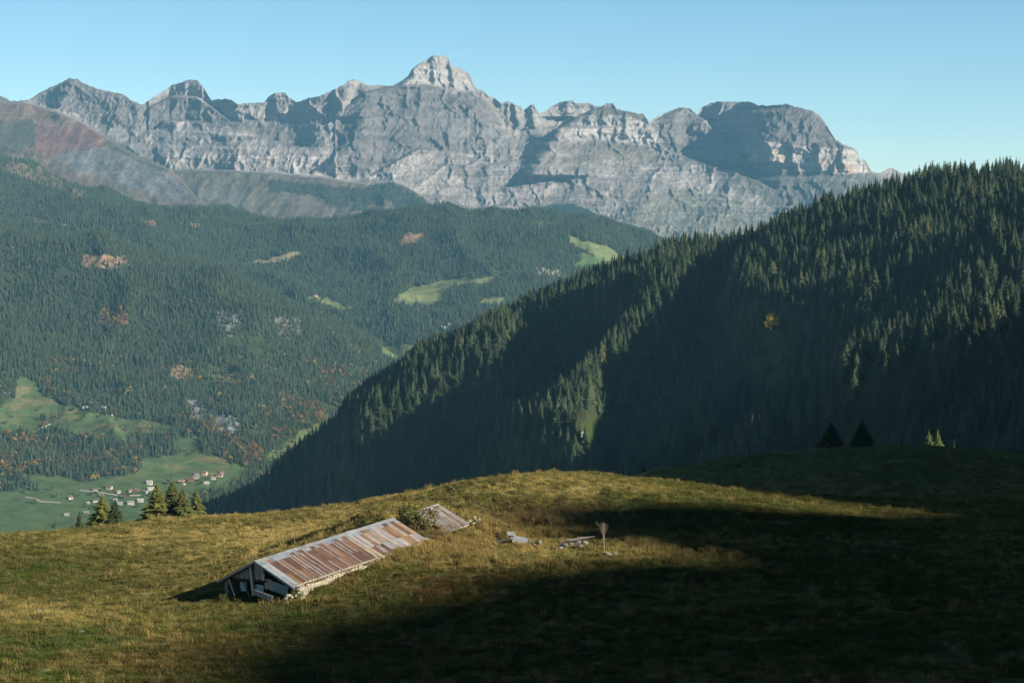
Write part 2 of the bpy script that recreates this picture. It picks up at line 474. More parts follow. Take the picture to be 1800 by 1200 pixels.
def meadow_col(x, y, z):
    u, v = proj(x, np.maximum(y, 20), z)
    olive = np.array([.088, .089, .024]); straw = np.array([.31, .248, .092]); green = np.array([.062, .088, .018])
    russet = np.array([.120, .072, .028]); grey = np.array([.20, .20, .13])
    n1 = fbm(x / 22, y / 26, 4, 31); n2 = fbm(x / 5, y / 6, 4, 37); n3 = fbm(x / 1.4, y / 1.8, 3, 41)
    def mx(c, d, f): return c + (d - c) * np.clip(f, 0, 1)[..., None]
    c = np.broadcast_to(olive, x.shape + (3,)).copy()
    straw_f = sm(-.1, .55, n1 * .6 + n2 * .8 + .5 * n3)
    def blob(cu, cv, ru, rv, p=1.0): return np.exp(-(((u - cu) / ru) ** 2 + ((v - cv) / rv) ** 2) * p)
    hill_straw = np.clip(1.2 * blob(430, 950, 250, 40) + 1.0 * blob(700, 900, 120, 30) + .9 * blob(950, 965, 200, 22) + .6 * blob(950, 860, 260, 30) + .6 * blob(60, 1080, 120, 18) + .5 * blob(1000, 905, 150, 14), 0, 1.2)
    c = mx(c, straw, straw_f * (.28 + .6 * hill_straw) + .45 * hill_straw)
    gf = blob(80, 1000, 150, 40) + .7 * blob(150, 1180, 420, 60) + blob(400, 1110, 260, 35) * .8 + blob(120, 1150, 170, 50) * .9 + .7 * blob(560, 1085, 160, 20) + .6 * blob(830, 960, 60, 30) + .4 * blob(1100, 990, 180, 20) + .5 * blob(920, 880, 60, 12)
    c = mx(c, green, gf * sm(-.5, .4, n2 - n1 * .5))
    rf = blob(780, 1030, 300, 28) * .9 + .8 * blob(560, 1140, 220, 30) + .7 * blob(980, 915, 110, 20) + .4 * blob(300, 1165, 200, 20)
    c = mx(c, russet, rf * sm(-.6, .5, n2 + n1))
    c = mx(c, green * .9, .55 * sm(-.3, .5, fbm(x / 34, y / 30, 3, 45)) * sm(900, 1100, u))
    c = mx(c, grey, (blob(1740, 1150, 130, 22) * .6 + blob(1560, 965, 120, 12) * .4) * sm(-.1, .4, n2))
    c = c * (1 + .30 * n3)[..., None]
    return np.clip(c, .008, .6)
mcol = meadow_col(MX, MY, MZ)
o = new_mesh('meadow', np.stack([MX, MY, MZ], -1).reshape(-1, 3), grid_faces(*MX.shape), M_MEADOW, mcol.reshape(-1, 3), True)
meta(o, 'grassy alpine meadow rolling up to a rounded knoll behind the barn', 'meadow', kind='structure')
print('meadow', time.time() - T0)

# ---- right hillside
HR = [(2300, 240, 1650), (2000, 290, 1850), (1800, 313, 2000), (1700, 316, 2040), (1560, 335, 2120), (1400, 388, 2240), (1290, 418, 2330), (1150, 450, 2440), (1050, 497, 2560),
      (900, 582, 2720), (760, 652, 2870), (650, 728, 2990), (560, 800, 3100), (450, 858, 3230), (360, 908, 3350), (250, 960, 3480)]
HF = [(2300, 600, 1250), (2000, 500, 1550), (1800, 500, 1700), (1800, 650, 1500), (1700, 790, 1330), (1950, 790, 1180), (1500, 500, 1920), (1500, 650, 1720), (1450, 800, 1520),
      (1300, 600, 2010), (1250, 820, 1700), (1100, 620, 2220), (1050, 830, 1850), (900, 720, 2330), (870, 860, 2050), (750, 760, 2520), (700, 880, 2280), (560, 860, 2800), (540, 930, 2650), (400, 935, 2930)]
_hr = sorted(HR)
HF = [(u, v, D * 1.15 - .15 * float(np.interp(u, [q[0] for q in _hr], [q[2] for q in _hr]))) for u, v, D in HF]
HR = [(u, v + float(np.interp(u, [360, 600, 800, 1200], [-12, -8, 8, 8])), D) for u, v, D in HR]
HP = upts(HR + HF)
for u, v, D in HR:      # back side falls away
    x, y, z = P(u, v, D); HP.append((x + 330, y + 330, z - 190)); HP.append((x + 1000, y + 1000, z - 600))
for u, v, D in [(1900, 1000, 950), (1500, 1100, 1150), (1100, 1100, 1400), (700, 1150, 1700), (300, 1100, 2300)]: HP.append(tuple(P(u, v, D)))
HP += at_z([(0, 1000, -560), (700, 1000, -480), (1200, 1000, -360), (1600, 1000, -240), (0, 1600, -560), (300, 2900, -620)])
hs = Sheet(np.linspace(-.22, .62, 760), np.linspace(1000, 4500, 620))
hs.Z = tps(HP, 800.)(hs.X, hs.D)
HU, HV = proj(hs.X, hs.D, hs.Z)
# spurs catch the low sun, gullies between them stay dark
SPURS = [([(1780, 470), (1600, 520), (1480, 600), (1400, 690)], 42, 30), ([(1650, 400), (1450, 430), (1330, 520), (1300, 590)], 60, 26),
         ([(1200, 530), (1130, 620), (1010, 740), (900, 820)], 26, 26), ([(900, 640), (840, 730), (740, 810), (610, 880)], 46, 24), ([(1150, 470), (900, 590), (740, 680)], 24, 12),
         ([(1680, 620), (1540, 650), (1440, 720)], 30, 18)]
GULLY = [([(1330, 440), (1150, 520), (980, 620), (700, 740), (450, 900)], 36, 26), ([(1700, 500), (1500, 560), (1350, 640), (1250, 760), (1150, 830)], 36, 34),
         ([(1800, 640), (1600, 720), (1400, 790)], 40, 30), ([(1230, 600), (1100, 720), (1040, 800)], 36, 22), ([(1000, 720), (900, 760), (800, 860)], 20, 20)]
for ln, w, h in GULLY: hs.Z -= 1.35 * h * np.exp(-(seg_dist(HU, HV, ln) / w) ** 2)
hs.Z += 10 * fbm(hs.X / 260, hs.D / 260, 4, 51)
hs.Z += 62 * np.exp(-(seg_dist(hs.X, hs.D, [(430, 1330), (520, 1180), (640, 980)]) / 85) ** 2)  # unseen off-frame rise, added to throw shade on the lower right slope
# spurs that stand clear of each other's shade: lift them until the low sun grazes their trees
LIT = [[(1810, 300), (1560, 320), (1300, 400), (1150, 440), (900, 570), (760, 640), (650, 725), (560, 810), (600, 800), (700, 715), (800, 690), (900, 640), (1000, 570), (1150, 520), (1300, 450), (1400, 410)],
       [(1380, 430), (1500, 380), (1820, 320), (1820, 440), (1680, 470), (1580, 540), (1480, 600), (1400, 670), (1360, 640), (1320, 590), (1270, 560), (1270, 500)],
       [(1820, 450), (1700, 500), (1640, 560), (1560, 600), (1450, 680), (1480, 710), (1620, 650), (1720, 640), (1820, 570)],
       [(910, 640), (890, 700), (890, 750), (780, 810), (640, 900), (560, 900), (620, 800), (730, 740), (800, 700), (860, 640)],
       [(1150, 530), (1240, 490), (1190, 590), (1180, 640), (1100, 710), (1040, 770), (1040, 850), (850, 850), (890, 790), (980, 740), (1050, 690), (1100, 600)]]
def shade_depth(S_, step, te):
    x = S_.X[::step, ::step]; y = S_.D[::step, ::step]; z = S_.Z[::step, ::step]; d = np.zeros(x.shape)
    for t in np.linspace(12, 1500, 110):
        xx = x + SH[0] * t; yy = y + SH[1] * t; ok = (yy > S_.Ds[0]) & (xx / yy < .615)
        d = np.maximum(d, np.where(ok, S_.sample(xx, yy), -999) - z - t * te)
    return d
def upsample(a, shape, step):
    r0 = np.arange(shape[0]) / step; c0 = np.arange(shape[1]) / step
    i = np.clip(r0.astype(int), 0, a.shape[0] - 2); j = np.clip(c0.astype(int), 0, a.shape[1] - 2)
    fr = np.clip(r0 - i, 0, 1)[:, None]; fc = np.clip(c0 - j, 0, 1)[None]
    A = a[i][:, j]; B = a[i][:, j + 1]; C_ = a[i + 1][:, j]; E = a[i + 1][:, j + 1]
    return (A * (1 - fc) + B * fc) * (1 - fr) + (C_ * (1 - fc) + E * fc) * fr
def blur(a, n):
    for _ in range(n):
        p = np.pad(a, 1, mode='edge'); a = (p[1:-1, 1:-1] * 2 + p[:-2, 1:-1] + p[2:, 1:-1] + p[1:-1, :-2] + p[1:-1, 2:]) / 6
    return a
for it in range(9):
    HU, HV = proj(hs.X[::4, ::4], hs.D[::4, ::4], hs.Z[::4, ::4]); m_ = np.zeros(HU.shape)
    for p in LIT: m_[inpoly(HU + 12 * fbm(HU / 30, HV / 30, 3, 53), HV + 10 * fbm(HU / 30, HV / 30, 3, 55) + 6, p)] = 1
    up = blur(m_, 2) * np.clip(shade_depth(hs, 4, math.tan(SUN_EL) - .12) - 4, 0, 60) * .6
    hs.Z = hs.Z + upsample(blur(up, 1), hs.Z.shape, 4)
HU, HV = proj(hs.X, hs.D, hs.Z)
HILL_CLEAR = [[(1022, 740), (1060, 725), (1200, 700), (1330, 730), (1420, 780), (1400, 860), (1060, 860), (1030, 800)]]
hc = np.broadcast_to(np.array([.035, .042, .02]), HU.shape + (3,)).copy()
hcl = np.zeros(HU.shape)
for p in HILL_CLEAR: hcl[inpoly(HU, HV, p)] = 1
hc[hcl > 0] = (.038, .055, .018)
hs.build('hillside', M_VALLEY, hc, label='steep dark hillside under spruce forest on the right', cat='hillside')
print('hillside', time.time() - T0)

# ---- valley: near wooded spur and the wooded ridge behind
V1 = upts([(-500, 350, 6600), (-200, 372, 6600), (0, 388, 6550), (150, 402, 6500), (300, 445, 6400), (430, 492, 6300), (560, 548, 6200), (680, 598, 6000), (760, 640, 5900), (900, 720, 5800),
           (0, 500, 5950), (0, 640, 5300), (-300, 600, 5500), (300, 600, 5600), (500, 700, 5350), (450, 760, 5050), (200, 700, 5150), (0, 760, 4800), (-300, 760, 4800), (300, 800, 4750),
           (200, 850, 4520), (50, 900, 4280), (0, 940, 4170), (380, 832, 4680), (500, 850, 4700), (700, 760, 5350)]) + at_z([(0, 3700, -640), (400, 3900, -660), (800, 4200, -680), (-400, 3700, -600),
            (0, 7300, -150), (300, 7200, -230), (560, 6900, -330), (760, 6500, -480), (-400, 7500, -50), (1200, 5500, -700), (1200, 4200, -750), (900, 6500, -600)])
V2 = upts([(-500, 230, 9000), (-200, 245, 9000), (0, 282, 8900), (80, 305, 8800), (150, 332, 8700), (330, 366, 8600), (480, 376, 8500), (600, 390, 8400), (700, 376, 8200), (790, 365, 8100), (870, 370, 8100), (960, 382, 8100), (1060, 398, 8200),
           (1150, 420, 8300), (1300, 470, 8300), (1600, 600, 8300), (500, 480, 7400), (750, 500, 7100), (750, 590, 6600), (950, 500, 7100), (950, 560, 6800), (1050, 440, 7600), (560, 540, 6800), (300, 430, 7500), (100, 385, 7800), (0, 365, 8000), (-300, 340, 8000), (1200, 560, 7200)]) + \
    at_z([(0, 9800, 150), (400, 9700, 0), (800, 9300, -50), (1200, 9300, -150), (1600, 9500, -300), (0, 6800, -100), (400, 6500, -400), (800, 6000, -560), (1200, 6000, -600), (0, 5500, -500), (800, 5000, -800)])
vs = Sheet(np.linspace(-.36, .30, 1000), np.linspace(3600, 9600, 820))
z1 = tps(V1, 2000.)(vs.X, vs.D); z2 = tps(V2, 2000.)(vs.X, vs.D)
rel = fbm(vs.X / 600, vs.D / 600, 5, 61) * 38 + (ridged(vs.X / 420, vs.D / 900, 4, 66) * 22)
flat = sm(-430, -520, z1)
vs.Z = np.maximum(z1 + rel * (1 - .85 * flat), z2 + rel * 1.0)
VU, VV = proj(vs.X, vs.D, vs.Z)
GREEN = (.060, .092, .034); PALE = (.13, .15, .06); BARE = (.20, .13, .085); ROCKG = (.17, .17, .168)
CLEAR = [
    ([(-40, 740), (25, 700), (32, 665), (48, 662), (62, 675), (75, 692), (110, 712), (150, 722), (190, 735), (250, 737), (306, 750), (292, 762), (240, 766), (200, 776), (150, 764), (110, 754), (50, 757), (-40, 762)], GREEN, .0),
    ([(303, 778), (345, 766), (357, 785), (330, 792), (305, 788)], GREEN, 0),
    ([(-40, 868), (30, 862), (60, 850), (38, 840), (30, 828), (80, 838), (115, 836), (150, 848), (180, 840), (240, 832), (252, 806), (300, 800), (345, 790), (400, 810), (440, 822), (410, 852), (350, 870), (290, 960), (200, 990), (-40, 990)], GREEN, .0),
    ([(688, 528), (725, 504), (790, 490), (866, 487), (862, 496), (800, 502), (775, 516), (780, 532), (730, 537)], PALE, 0),
    ([(838, 533), (860, 522), (892, 524), (880, 537)], PALE, 0),
    ([(1000, 413), (1050, 428), (1102, 453), (1090, 466), (1045, 447), (1005, 428)], PALE, 0), ([(1008, 468), (1030, 446), (1062, 452), (1078, 464), (1050, 474)], (.08, .12, .04), 0),
    ([(668, 613), (708, 601), (744, 614), (728, 630), (690, 632)], (.10, .13, .045), 0),
    ([(703, 432), (712, 412), (747, 406), (745, 416), (722, 430)], BARE, .1), ([(428, 466), (480, 452), (525, 440), (532, 450), (490, 461)], (.20, .17, .10), .1),
    ([(144, 470), (146, 448), (170, 446), (200, 452), (225, 446), (236, 468), (205, 477), (170, 472)], BARE, .3),
    ([(175, 572), (176, 550), (203, 545), (226, 549), (222, 568), (198, 576)], BARE, .5), ([(378, 550), (392, 545), (400, 562), (424, 545), (420, 580), (405, 590), (385, 575)], ROCKG, .35),
    ([(330, 702), (350, 704), (372, 722), (368, 745), (345, 740)], ROCKG, .3), ([(376, 748), (380, 722), (400, 726), (424, 732), (426, 750), (400, 765), (385, 760)], ROCKG, .35),
    ([(290, 645), (310, 638), (350, 652), (348, 662), (310, 664)], BARE, .4), ([(362, 645), (400, 640), (420, 655), (400, 672), (372, 670)], (.13, .12, .05), .35),
    ([(480, 560), (525, 555), (530, 590), (500, 598)], (.12, .11, .10), .8), ([(40, 378), (115, 392), (122, 397), (60, 392)], BARE, .2), ([(335, 392), (355, 390), (354, 403), (338, 400)], BARE, .2), ([(250, 390), (275, 388), (272, 396), (255, 398)], BARE, .3),
    ([(370, 458), (405, 466), (405, 474), (375, 466)], BARE, .3), ([(940, 470), (985, 476), (980, 486), (945, 480)], (.2, .18, .15), .6), ([(930, 388), (985, 395), (980, 400), (935, 396)], PALE, .1),
    ([(525, 760), (560, 742), (560, 758), (520, 790), (470, 812), (470, 800)], (.10, .12, .04), .2), ([(545, 520), (575, 522), (620, 540), (600, 545), (550, 530)], PALE, .2),
    ([(-40, 250), (0, 268), (50, 290), (100, 300), (160, 350), (120, 345), (60, 318), (0, 300), (-40, 280)], (.10, .08, .055), .35),
]
vc = np.broadcast_to(np.array([.032, .045, .018]), VU.shape + (3,)).copy()
wu = 5 * fbm(VU / 22, VV / 16, 3, 71); wv = 4 * fbm(VU / 22, VV / 16, 3, 73)
for poly, c, den in CLEAR: vc[inpoly(VU + wu, VV + wv, poly)] = c
g = inpoly(VU + wu, VV + wv, CLEAR[2][0]) | inpoly(VU + wu, VV + wv, CLEAR[0][0])
nb = sm(-.1, .5, fbm(VU / 60, VV / 14, 4, 77)) * sm(870, 790, VV)
vc[g] = (vc + (np.array([.13, .12, .055]) - vc) * (nb * .9)[..., None])[g]
vs.build('valley', M_VALLEY, vc, label='wooded valley slopes with green pastures below the mountains', cat='valley')
print('valley', time.time() - T0)

# ---- mountains: one continuous relief, its skyline and its crests traced, its depth built up from cliffs, screes, benches and spurs
i0 = 0
REAR = [(-60, 175), (0, 168), (8, 172), (20, 178), (50, 176), (75, 160), (98, 150), (112, 143), (122, 138), (135, 139), (146, 146), (170, 156), (200, 163), (218, 166), (228, 175), (250, 185), (262, 176), (280, 165), (293, 158), (300, 151), (318, 145), (332, 140), (346, 141), (355, 150), (365, 166),
        (372, 177), (385, 174), (405, 175), (418, 183), (430, 182), (445, 181), (465, 180), (472, 170), (482, 164), (502, 163), (508, 172), (522, 180), (545, 172), (560, 170), (575, 163), (585, 158), (600, 152), (612, 143), (622, 140), (635, 144), (646, 151), (665, 150), (690, 151),
        (705, 143), (716, 135), (724, 122), (735, 113), (748, 106), (762, 98), (778, 98), (788, 102), (792, 115), (812, 122), (824, 128), (832, 148), (838, 157), (850, 160), (858, 168), (870, 172), (880, 182), (893, 178), (905, 184), (915, 187), (920, 195), (930, 186), (938, 184), (948, 200), (960, 195), (975, 184),
        (990, 178), (1005, 177), (1015, 182), (1035, 181), (1046, 186), (1056, 188), (1064, 182), (1078, 182), (1085, 193), (1105, 196), (1120, 200), (1130, 200), (1137, 208), (1142, 215), (1155, 205), (1172, 197), (1195, 189), (1212, 190), (1226, 203), (1233, 190), (1245, 183), (1258, 179), (1290, 179), (1318, 179), (1332, 185), (1350, 186), (1382, 183), (1400, 188), (1428, 195), (1440, 202), (1450, 215), (1458, 228), (1468, 245), (1485, 255), (1500, 260), (1508, 268), (1513, 283), (1520, 280), (1526, 290), (1532, 302), (1548, 305), (1560, 297), (1568, 294), (1580, 302), (1620, 315), (1900, 330)]
us = np.linspace(-90, 1700, 1500); NR = 350
sky_v = np.interp(us, [p[0] for p in REAR], [p[1] for p in REAR])
sky_v = sky_v + 1.3 * fbm(us / 7, us * 0, 4, 301) * sm(-200, 0, us)
tt = np.linspace(0, 1, NR)
vr = np.linspace(480, 90, 391)
U, V = np.meshgrid(us, vr)
PXM = 3.3                                     # metres to a pixel out there
wuu = 4 * fbm(U / 26, V / 26, 3, 303); wvv = 3 * fbm(U / 26, V / 20, 3, 305)
def msk(poly, soft=1): return blur(inpoly(U + wuu * soft, V + wvv * soft, poly).astype(float), 2)
# steepness: 1 / tan of the slope
inv = np.full(U.shape, 2.7)
def steep(poly, val, soft=1):
    global inv
    m = msk(poly, soft); inv = inv * (1 - m) + val * m
RED_P = [(-100, 172), (0, 180), (50, 184), (100, 196), (140, 214), (175, 236), (215, 262), (255, 282), (300, 300), (330, 330), (350, 356), (420, 380), (420, 480), (-100, 480)]
SHELF_P = [(300, 300), (330, 300), (400, 301), (480, 306), (560, 312), (610, 320), (650, 326), (690, 320), (718, 330), (745, 347), (765, 362), (800, 385), (860, 480), (340, 480), (350, 356)]
FIR_P = [(860, 480), (870, 385), (930, 372), (975, 360), (1005, 358), (1035, 368), (1060, 385), (1110, 395), (1150, 412), (1230, 440), (1330, 480)]
TABLE_C = [(1322, 262), (1352, 250), (1400, 256), (1440, 258), (1470, 262), (1500, 264), (1514, 280), (1528, 304), (1480, 306), (1430, 300), (1390, 292), (1340, 296), (1310, 300)]
BAND_C = [(985, 238), (1010, 212), (1050, 203), (1095, 205), (1138, 212), (1150, 240), (1165, 268), (1110, 250), (1050, 240), (1000, 252)]
steep(RED_P, 2.6); steep(SHELF_P, 2.4); steep(FIR_P, 3.0)
steep([(585, 235), (600, 205), (640, 160), (690, 152), (745, 150), (800, 160), (850, 172), (900, 245), (840, 290), (760, 280), (640, 320), (590, 300)], 1.15)
steep([(705, 150), (724, 118), (765, 92), (800, 110), (842, 158), (800, 165), (750, 150)], .6); steep([(370, 150), (640, 130), (600, 215), (480, 212), (380, 205)], .8)
steep([(60, 178), (125, 130), (250, 180), (262, 215), (240, 240), (180, 225), (100, 205)], .95); steep([(255, 190), (330, 130), (370, 160), (425, 232), (330, 218), (262, 250)], .85)
steep([(855, 160), (940, 180), (950, 235), (900, 240)], .7); steep([(950, 200), (1000, 170), (1080, 180), (1040, 200), (980, 225)], .8)
steep(BAND_C, .25, .5); steep(TABLE_C, .15, .4); steep([(480, 272), (560, 268), (592, 285), (592, 312), (520, 308), (440, 300), (400, 300), (300, 290), (300, 270)], .45)
steep([(1140, 215), (1200, 188), (1230, 205), (1300, 285), (1280, 310), (1160, 270)], 1.2); steep([(1233, 180), (1330, 178), (1330, 198), (1240, 208)], .35)
steep([(1330, 186), (1382, 180), (1440, 198), (1470, 250), (1400, 256), (1335, 252)], 1.0)
steep([(470, 220), (590, 205), (590, 255), (520, 250)], 1.6)
# bedding: benches and risers following gently folded beds
bedc = V + 10 * fbm(U / 170, V / 200, 3, 311) + .04 * np.abs(U - 1080) * (U > 900) + 22 * np.exp(-((U - 1200) / 90) ** 2) * sm(290, 380, V) * np.sin((U - 1120) / 60)
beds = pn(bedc / 5.5, U / 260, 313) + .6 * pn(bedc / 2.6, U / 120, 315)
limy = np.clip(.35 + msk(BAND_C, 2) + msk([(262, 235), (330, 212), (480, 250), (592, 262), (592, 315), (300, 300)], 2) + sm(255, 300, V) * (U > 590) * .75 + msk([(950, 200), (1180, 200), (1400, 330), (1380, 400), (980, 400)], 2) * .6, 0, 1.2)
limy *= 1 - .9 * np.clip(msk(RED_P) + msk(SHELF_P) + msk(FIR_P), 0, 1)
inv *= np.clip(1 + .95 * beds * limy, .12, 3)
dv = (V[:-1] - V[1:]); Dm = np.full(U.shape, 0.0)
Dm[0] = 9100 + 60 * np.sin(us / 240.)
Dm[1:] = Dm[0] + np.cumsum(.5 * (inv[:-1] + inv[1:]) * dv * PXM, 0)
def lowpass(a, sg):
    n = int(3 * sg); k = np.exp(-.5 * (np.arange(-n, n + 1) / sg) ** 2); k /= k.sum(); p = np.pad(a, ((0, 0), (n, n)), mode='edge')
    f = np.fft.irfft(np.fft.rfft(p, axis=1) * np.fft.rfft(np.roll(np.pad(k, (0, p.shape[1] - len(k))), -n))[None], p.shape[1], axis=1)
    return f[:, n:-n]
Lp = lowpass(Dm, 38); Dm = Lp + .22 * (Dm - Lp)
# crests that stand in front of the ground behind them
def crest(line, jump, wid=3.0, taper=40, whole=False):
    global Dm
    L = np.array(line, float); lv = np.interp(U, L[:, 0], L[:, 1])
    tp = sm(L[0, 0], L[0, 0] + taper, U) * sm(L[-1, 0], L[-1, 0] - taper, U)
    if whole: Dm = Dm + jump * sm(0, wid, lv - V)
    else: Dm = Dm + jump * .55 * tp * sm(0, wid, lv - V) * np.exp(-np.maximum(lv - V, 0) / 170)
crest([(-120, 172), (0, 181), (50, 185), (100, 197), (140, 215), (175, 237), (215, 263), (255, 283), (300, 301), (330, 331), (350, 357), (420, 381), (470, 520)], 800, 3, 5, True)
crest([(-120, 173), (0, 182), (50, 186), (100, 198), (140, 216), (175, 238), (215, 264), (255, 284), (300, 301), (330, 303), (400, 302), (480, 306), (560, 312), (610, 320), (650, 326), (690, 320), (718, 330), (745, 347), (765, 362), (800, 385), (850, 520)], 900, 3, 25, True)
crest([(780, 520), (870, 392), (930, 372), (975, 360), (1005, 358), (1035, 368), (1060, 385), (1110, 395), (1150, 412), (1230, 440), (1330, 470), (1400, 520)], 400, 3, 20, True)
crest([(940, 250), (985, 226), (1010, 210), (1040, 196), (1062, 190), (1085, 195), (1105, 197), (1120, 201)], 500, 3, 45)
crest([(590, 240), (610, 190), (640, 165), (690, 155), (745, 152), (800, 160), (850, 174), (880, 210), (905, 250)], 260, 4, 70)
crest([(240, 240), (265, 190), (300, 172), (345, 172), (380, 195), (425, 232)], 260, 4, 70)
crest([(255, 250), (262, 238), (285, 216), (330, 214), (380, 222), (430, 232), (480, 250), (530, 262), (575, 264)], 300, 4, 60)
crest([(1150, 245), (1165, 262), (1180, 270), (1225, 284), (1290, 302), (1380, 345)], 350, 4, 60)
crest([(1140, 222), (1170, 204), (1200, 193), (1240, 215), (1275, 250), (1305, 282), (1340, 330)], 420, 4, 45)
crest([(640, 318), (690, 290), (735, 264), (790, 272), (860, 292), (930, 282), (950, 300)], 160, 6, 30)
# spurs: steep blue shade on the left of the crest, long sunny flank on the right
def spur(line, A, wl, wr, fade=14):
    global Dm
    L = sorted(line, key=lambda p: p[1]); vv = [p[1] for p in L]; uc = np.interp(V, vv, [p[0] for p in L]) + 5 * fbm(V / 16, V * 0 + len(L), 3, 321)
    du = U - uc
    f = np.where(du < 0, sm(-wl, 0, du), np.clip(1 - du / wr, 0, 1) ** 1.3)
    Dm = Dm - .55 * A * f * sm(vv[0] - fade, vv[0] + fade * .3, V) * sm(vv[-1] + fade, vv[-1] - fade * .3, V)
spur([(988, 226), (975, 250), (952, 285), (942, 308)], 500, 42, 150, 6)      # west face of the domed cliff
spur([(1326, 196), (1328, 215), (1335, 240), (1318, 262), (1310, 285)], 440, 60, 110, 8)   # west face of the table mountain
spur([(1270, 186), (1262, 215), (1290, 262)], 120, 14, 40); spur([(1295, 200), (1300, 240), (1315, 285)], 90, 10, 30)
spur([(736, 114), (728, 132), (712, 152)], 170, 20, 60, 5); spur([(762, 100), (764, 150)], 60, 8, 26, 5); spur([(790, 112), (800, 150)], 60, 8, 30, 5)
spur([(622, 141), (612, 165), (598, 205)], 150, 22, 60, 5); spur([(1002, 178), (975, 205)], 190, 34, 50, 4); spur([(935, 185), (938, 222)], 110, 14, 20, 5); spur([(905, 184), (912, 225)], 70, 10, 24, 5)
spur([(660, 160), (640, 215), (600, 290)], 150, 34, 120); spur([(745, 155), (735, 215), (700, 300), (680, 350)], 130, 46, 130); spur([(820, 170), (850, 230), (880, 290), (860, 350)], 110, 40, 110)
spur([(330, 142), (322, 172), (290, 212)], 120, 26, 60); spur([(125, 140), (112, 175), (100, 205)], 110, 24, 90); spur([(215, 168), (212, 215)], 60, 16, 50); spur([(485, 165), (488, 200)], 80, 12, 30, 5); spur([(405, 176), (425, 215)], 50, 10, 40)
spur([(1195, 190), (1185, 240), (1200, 290)], 120, 30, 70); spur([(1062, 190), (1058, 235)], 45, 8, 40, 5); spur([(1100, 198), (1098, 240)], 45, 8, 40, 5); spur([(1135, 210), (1140, 250)], 50, 8, 40, 5)
spur([(1060, 262), (1030, 320), (1000, 380)], 120, 50, 90); spur([(1185, 290), (1160, 330), (1110, 400)], 150, 50, 110); spur([(1290, 320), (1270, 360), (1220, 420)], 130, 46, 110)
spur([(940, 300), (905, 350), (880, 372)], 110, 46, 90); spur([(300, 222), (292, 260), (300, 295)], 90, 26, 90); spur([(400, 228), (410, 262), (400, 298)], 70, 26, 70); spur([(590, 268), (592, 312)], 90, 8, 26, 5)
for uu in (1352, 1392, 1438, 1480): spur([(uu, 252), (uu + 6, 300)], 90, 11, 34, 5)
for k_, uu in enumerate((165, 205, 245, 285, 320)): spur([(uu, 262 + 14 * k_), (uu + 75, 350 + 6 * k_)], 34, 16, 40, 10)
spur([(640, 328), (625, 372)], 50, 20, 50); spur([(700, 322), (672, 372)], 70, 24, 60); spur([(560, 316), (590, 372)], 50, 24, 60); spur([(470, 308), (510, 360)], 45, 26, 60)
soft_ground = np.clip(msk(RED_P) + msk(SHELF_P) + msk(FIR_P), 0, 1)
rk = 1 - .80 * soft_ground
Dm -= 26 * soft_ground * fbm((U + V * .5) / 38, V / 60, 3, 351)
g1 = ridged((U + wuu * 3 + 22 * fbm(U / 90, V / 50, 2, 333)) / 50, V / 80, 5, 331, .55); g2 = ridged((U + wuu * 1.5 + V * .35) / 15, V / 22, 4, 335, .55); g3 = fbm(U / 6, V / 7, 4, 339, .6)
top_keep = sm(0, 9, V - sky_v[None])
Dm -= (27 * g1 + 8.5 * g2 + 3.6 * g3) * rk * top_keep
VF = 480 + (sky_v[None] - 480) * tt[:, None]; UF = np.broadcast_to(us, VF.shape).copy()
ri = np.clip(480 - VF, 0, 389.999); r0_ = ri.astype(int); rf = ri - r0_; ci = np.broadcast_to(np.arange(len(us)), VF.shape)
def onto(a): return a[r0_, ci] * (1 - rf) + a[r0_ + 1, ci] * rf
Dm, inv, beds, limy, wuu, wvv = [onto(q) for q in (Dm, inv, beds, limy, wuu, wvv)]; U, V = UF, VF
XYZ = P(U, V, Dm)
# far side, falling away behind the skyline
back = []
for q, (dd, dz_) in enumerate([(60, 25), (250, 160), (700, 500), (1500, 1100), (2600, 1700)]):
    b_ = XYZ[-1].copy(); b_[:, 1] += dd; b_[:, 0] *= b_[:, 1] / (b_[:, 1] - dd); b_[:, 2] -= dz_; back.append(b_[None])
front = XYZ[0].copy(); front[:, 1] -= 500; front[:, 2] -= 500
ALL = np.concatenate([front[None], XYZ] + back, 0)
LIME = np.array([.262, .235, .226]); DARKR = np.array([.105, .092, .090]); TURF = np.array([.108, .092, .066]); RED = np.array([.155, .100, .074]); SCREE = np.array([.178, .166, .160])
mc = np.broadcast_to(LIME * .88, U.shape + (3,)).copy()
n1 = fbm(U / 60, V / 45, 4, 341); n2 = fbm(U / 14, V / 12, 5, 343, .6)
def mixm(c, f):
    global mc
    mc = mc + (np.asarray(c) - mc) * np.clip(f, 0, 1)[..., None]
def patch(poly, c, f, soft=1.0):
    mixm(c, blur(inpoly(U + (wuu + 5 * n2) * soft, V + (wvv + 4 * n2) * soft, poly).astype(float), 1) * f)
mixm(TURF, sm(.9, 1.9, inv + .5 * n2) * sm(-.2, .5, n1) * .55)
mixm(DARKR * 1.15, sm(.0, .55, fbm(U / 34, V / 26, 4, 345)) * .45)
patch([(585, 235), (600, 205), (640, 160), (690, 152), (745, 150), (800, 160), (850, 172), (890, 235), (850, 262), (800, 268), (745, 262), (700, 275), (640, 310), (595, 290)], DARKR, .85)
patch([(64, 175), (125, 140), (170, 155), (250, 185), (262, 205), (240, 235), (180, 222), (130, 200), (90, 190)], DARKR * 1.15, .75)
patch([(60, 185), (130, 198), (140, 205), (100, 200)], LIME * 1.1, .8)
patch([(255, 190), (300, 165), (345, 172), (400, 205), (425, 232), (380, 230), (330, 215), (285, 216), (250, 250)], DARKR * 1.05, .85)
patch([(260, 215), (250, 250), (180, 235), (130, 205), (200, 225)], SCREE, .5)
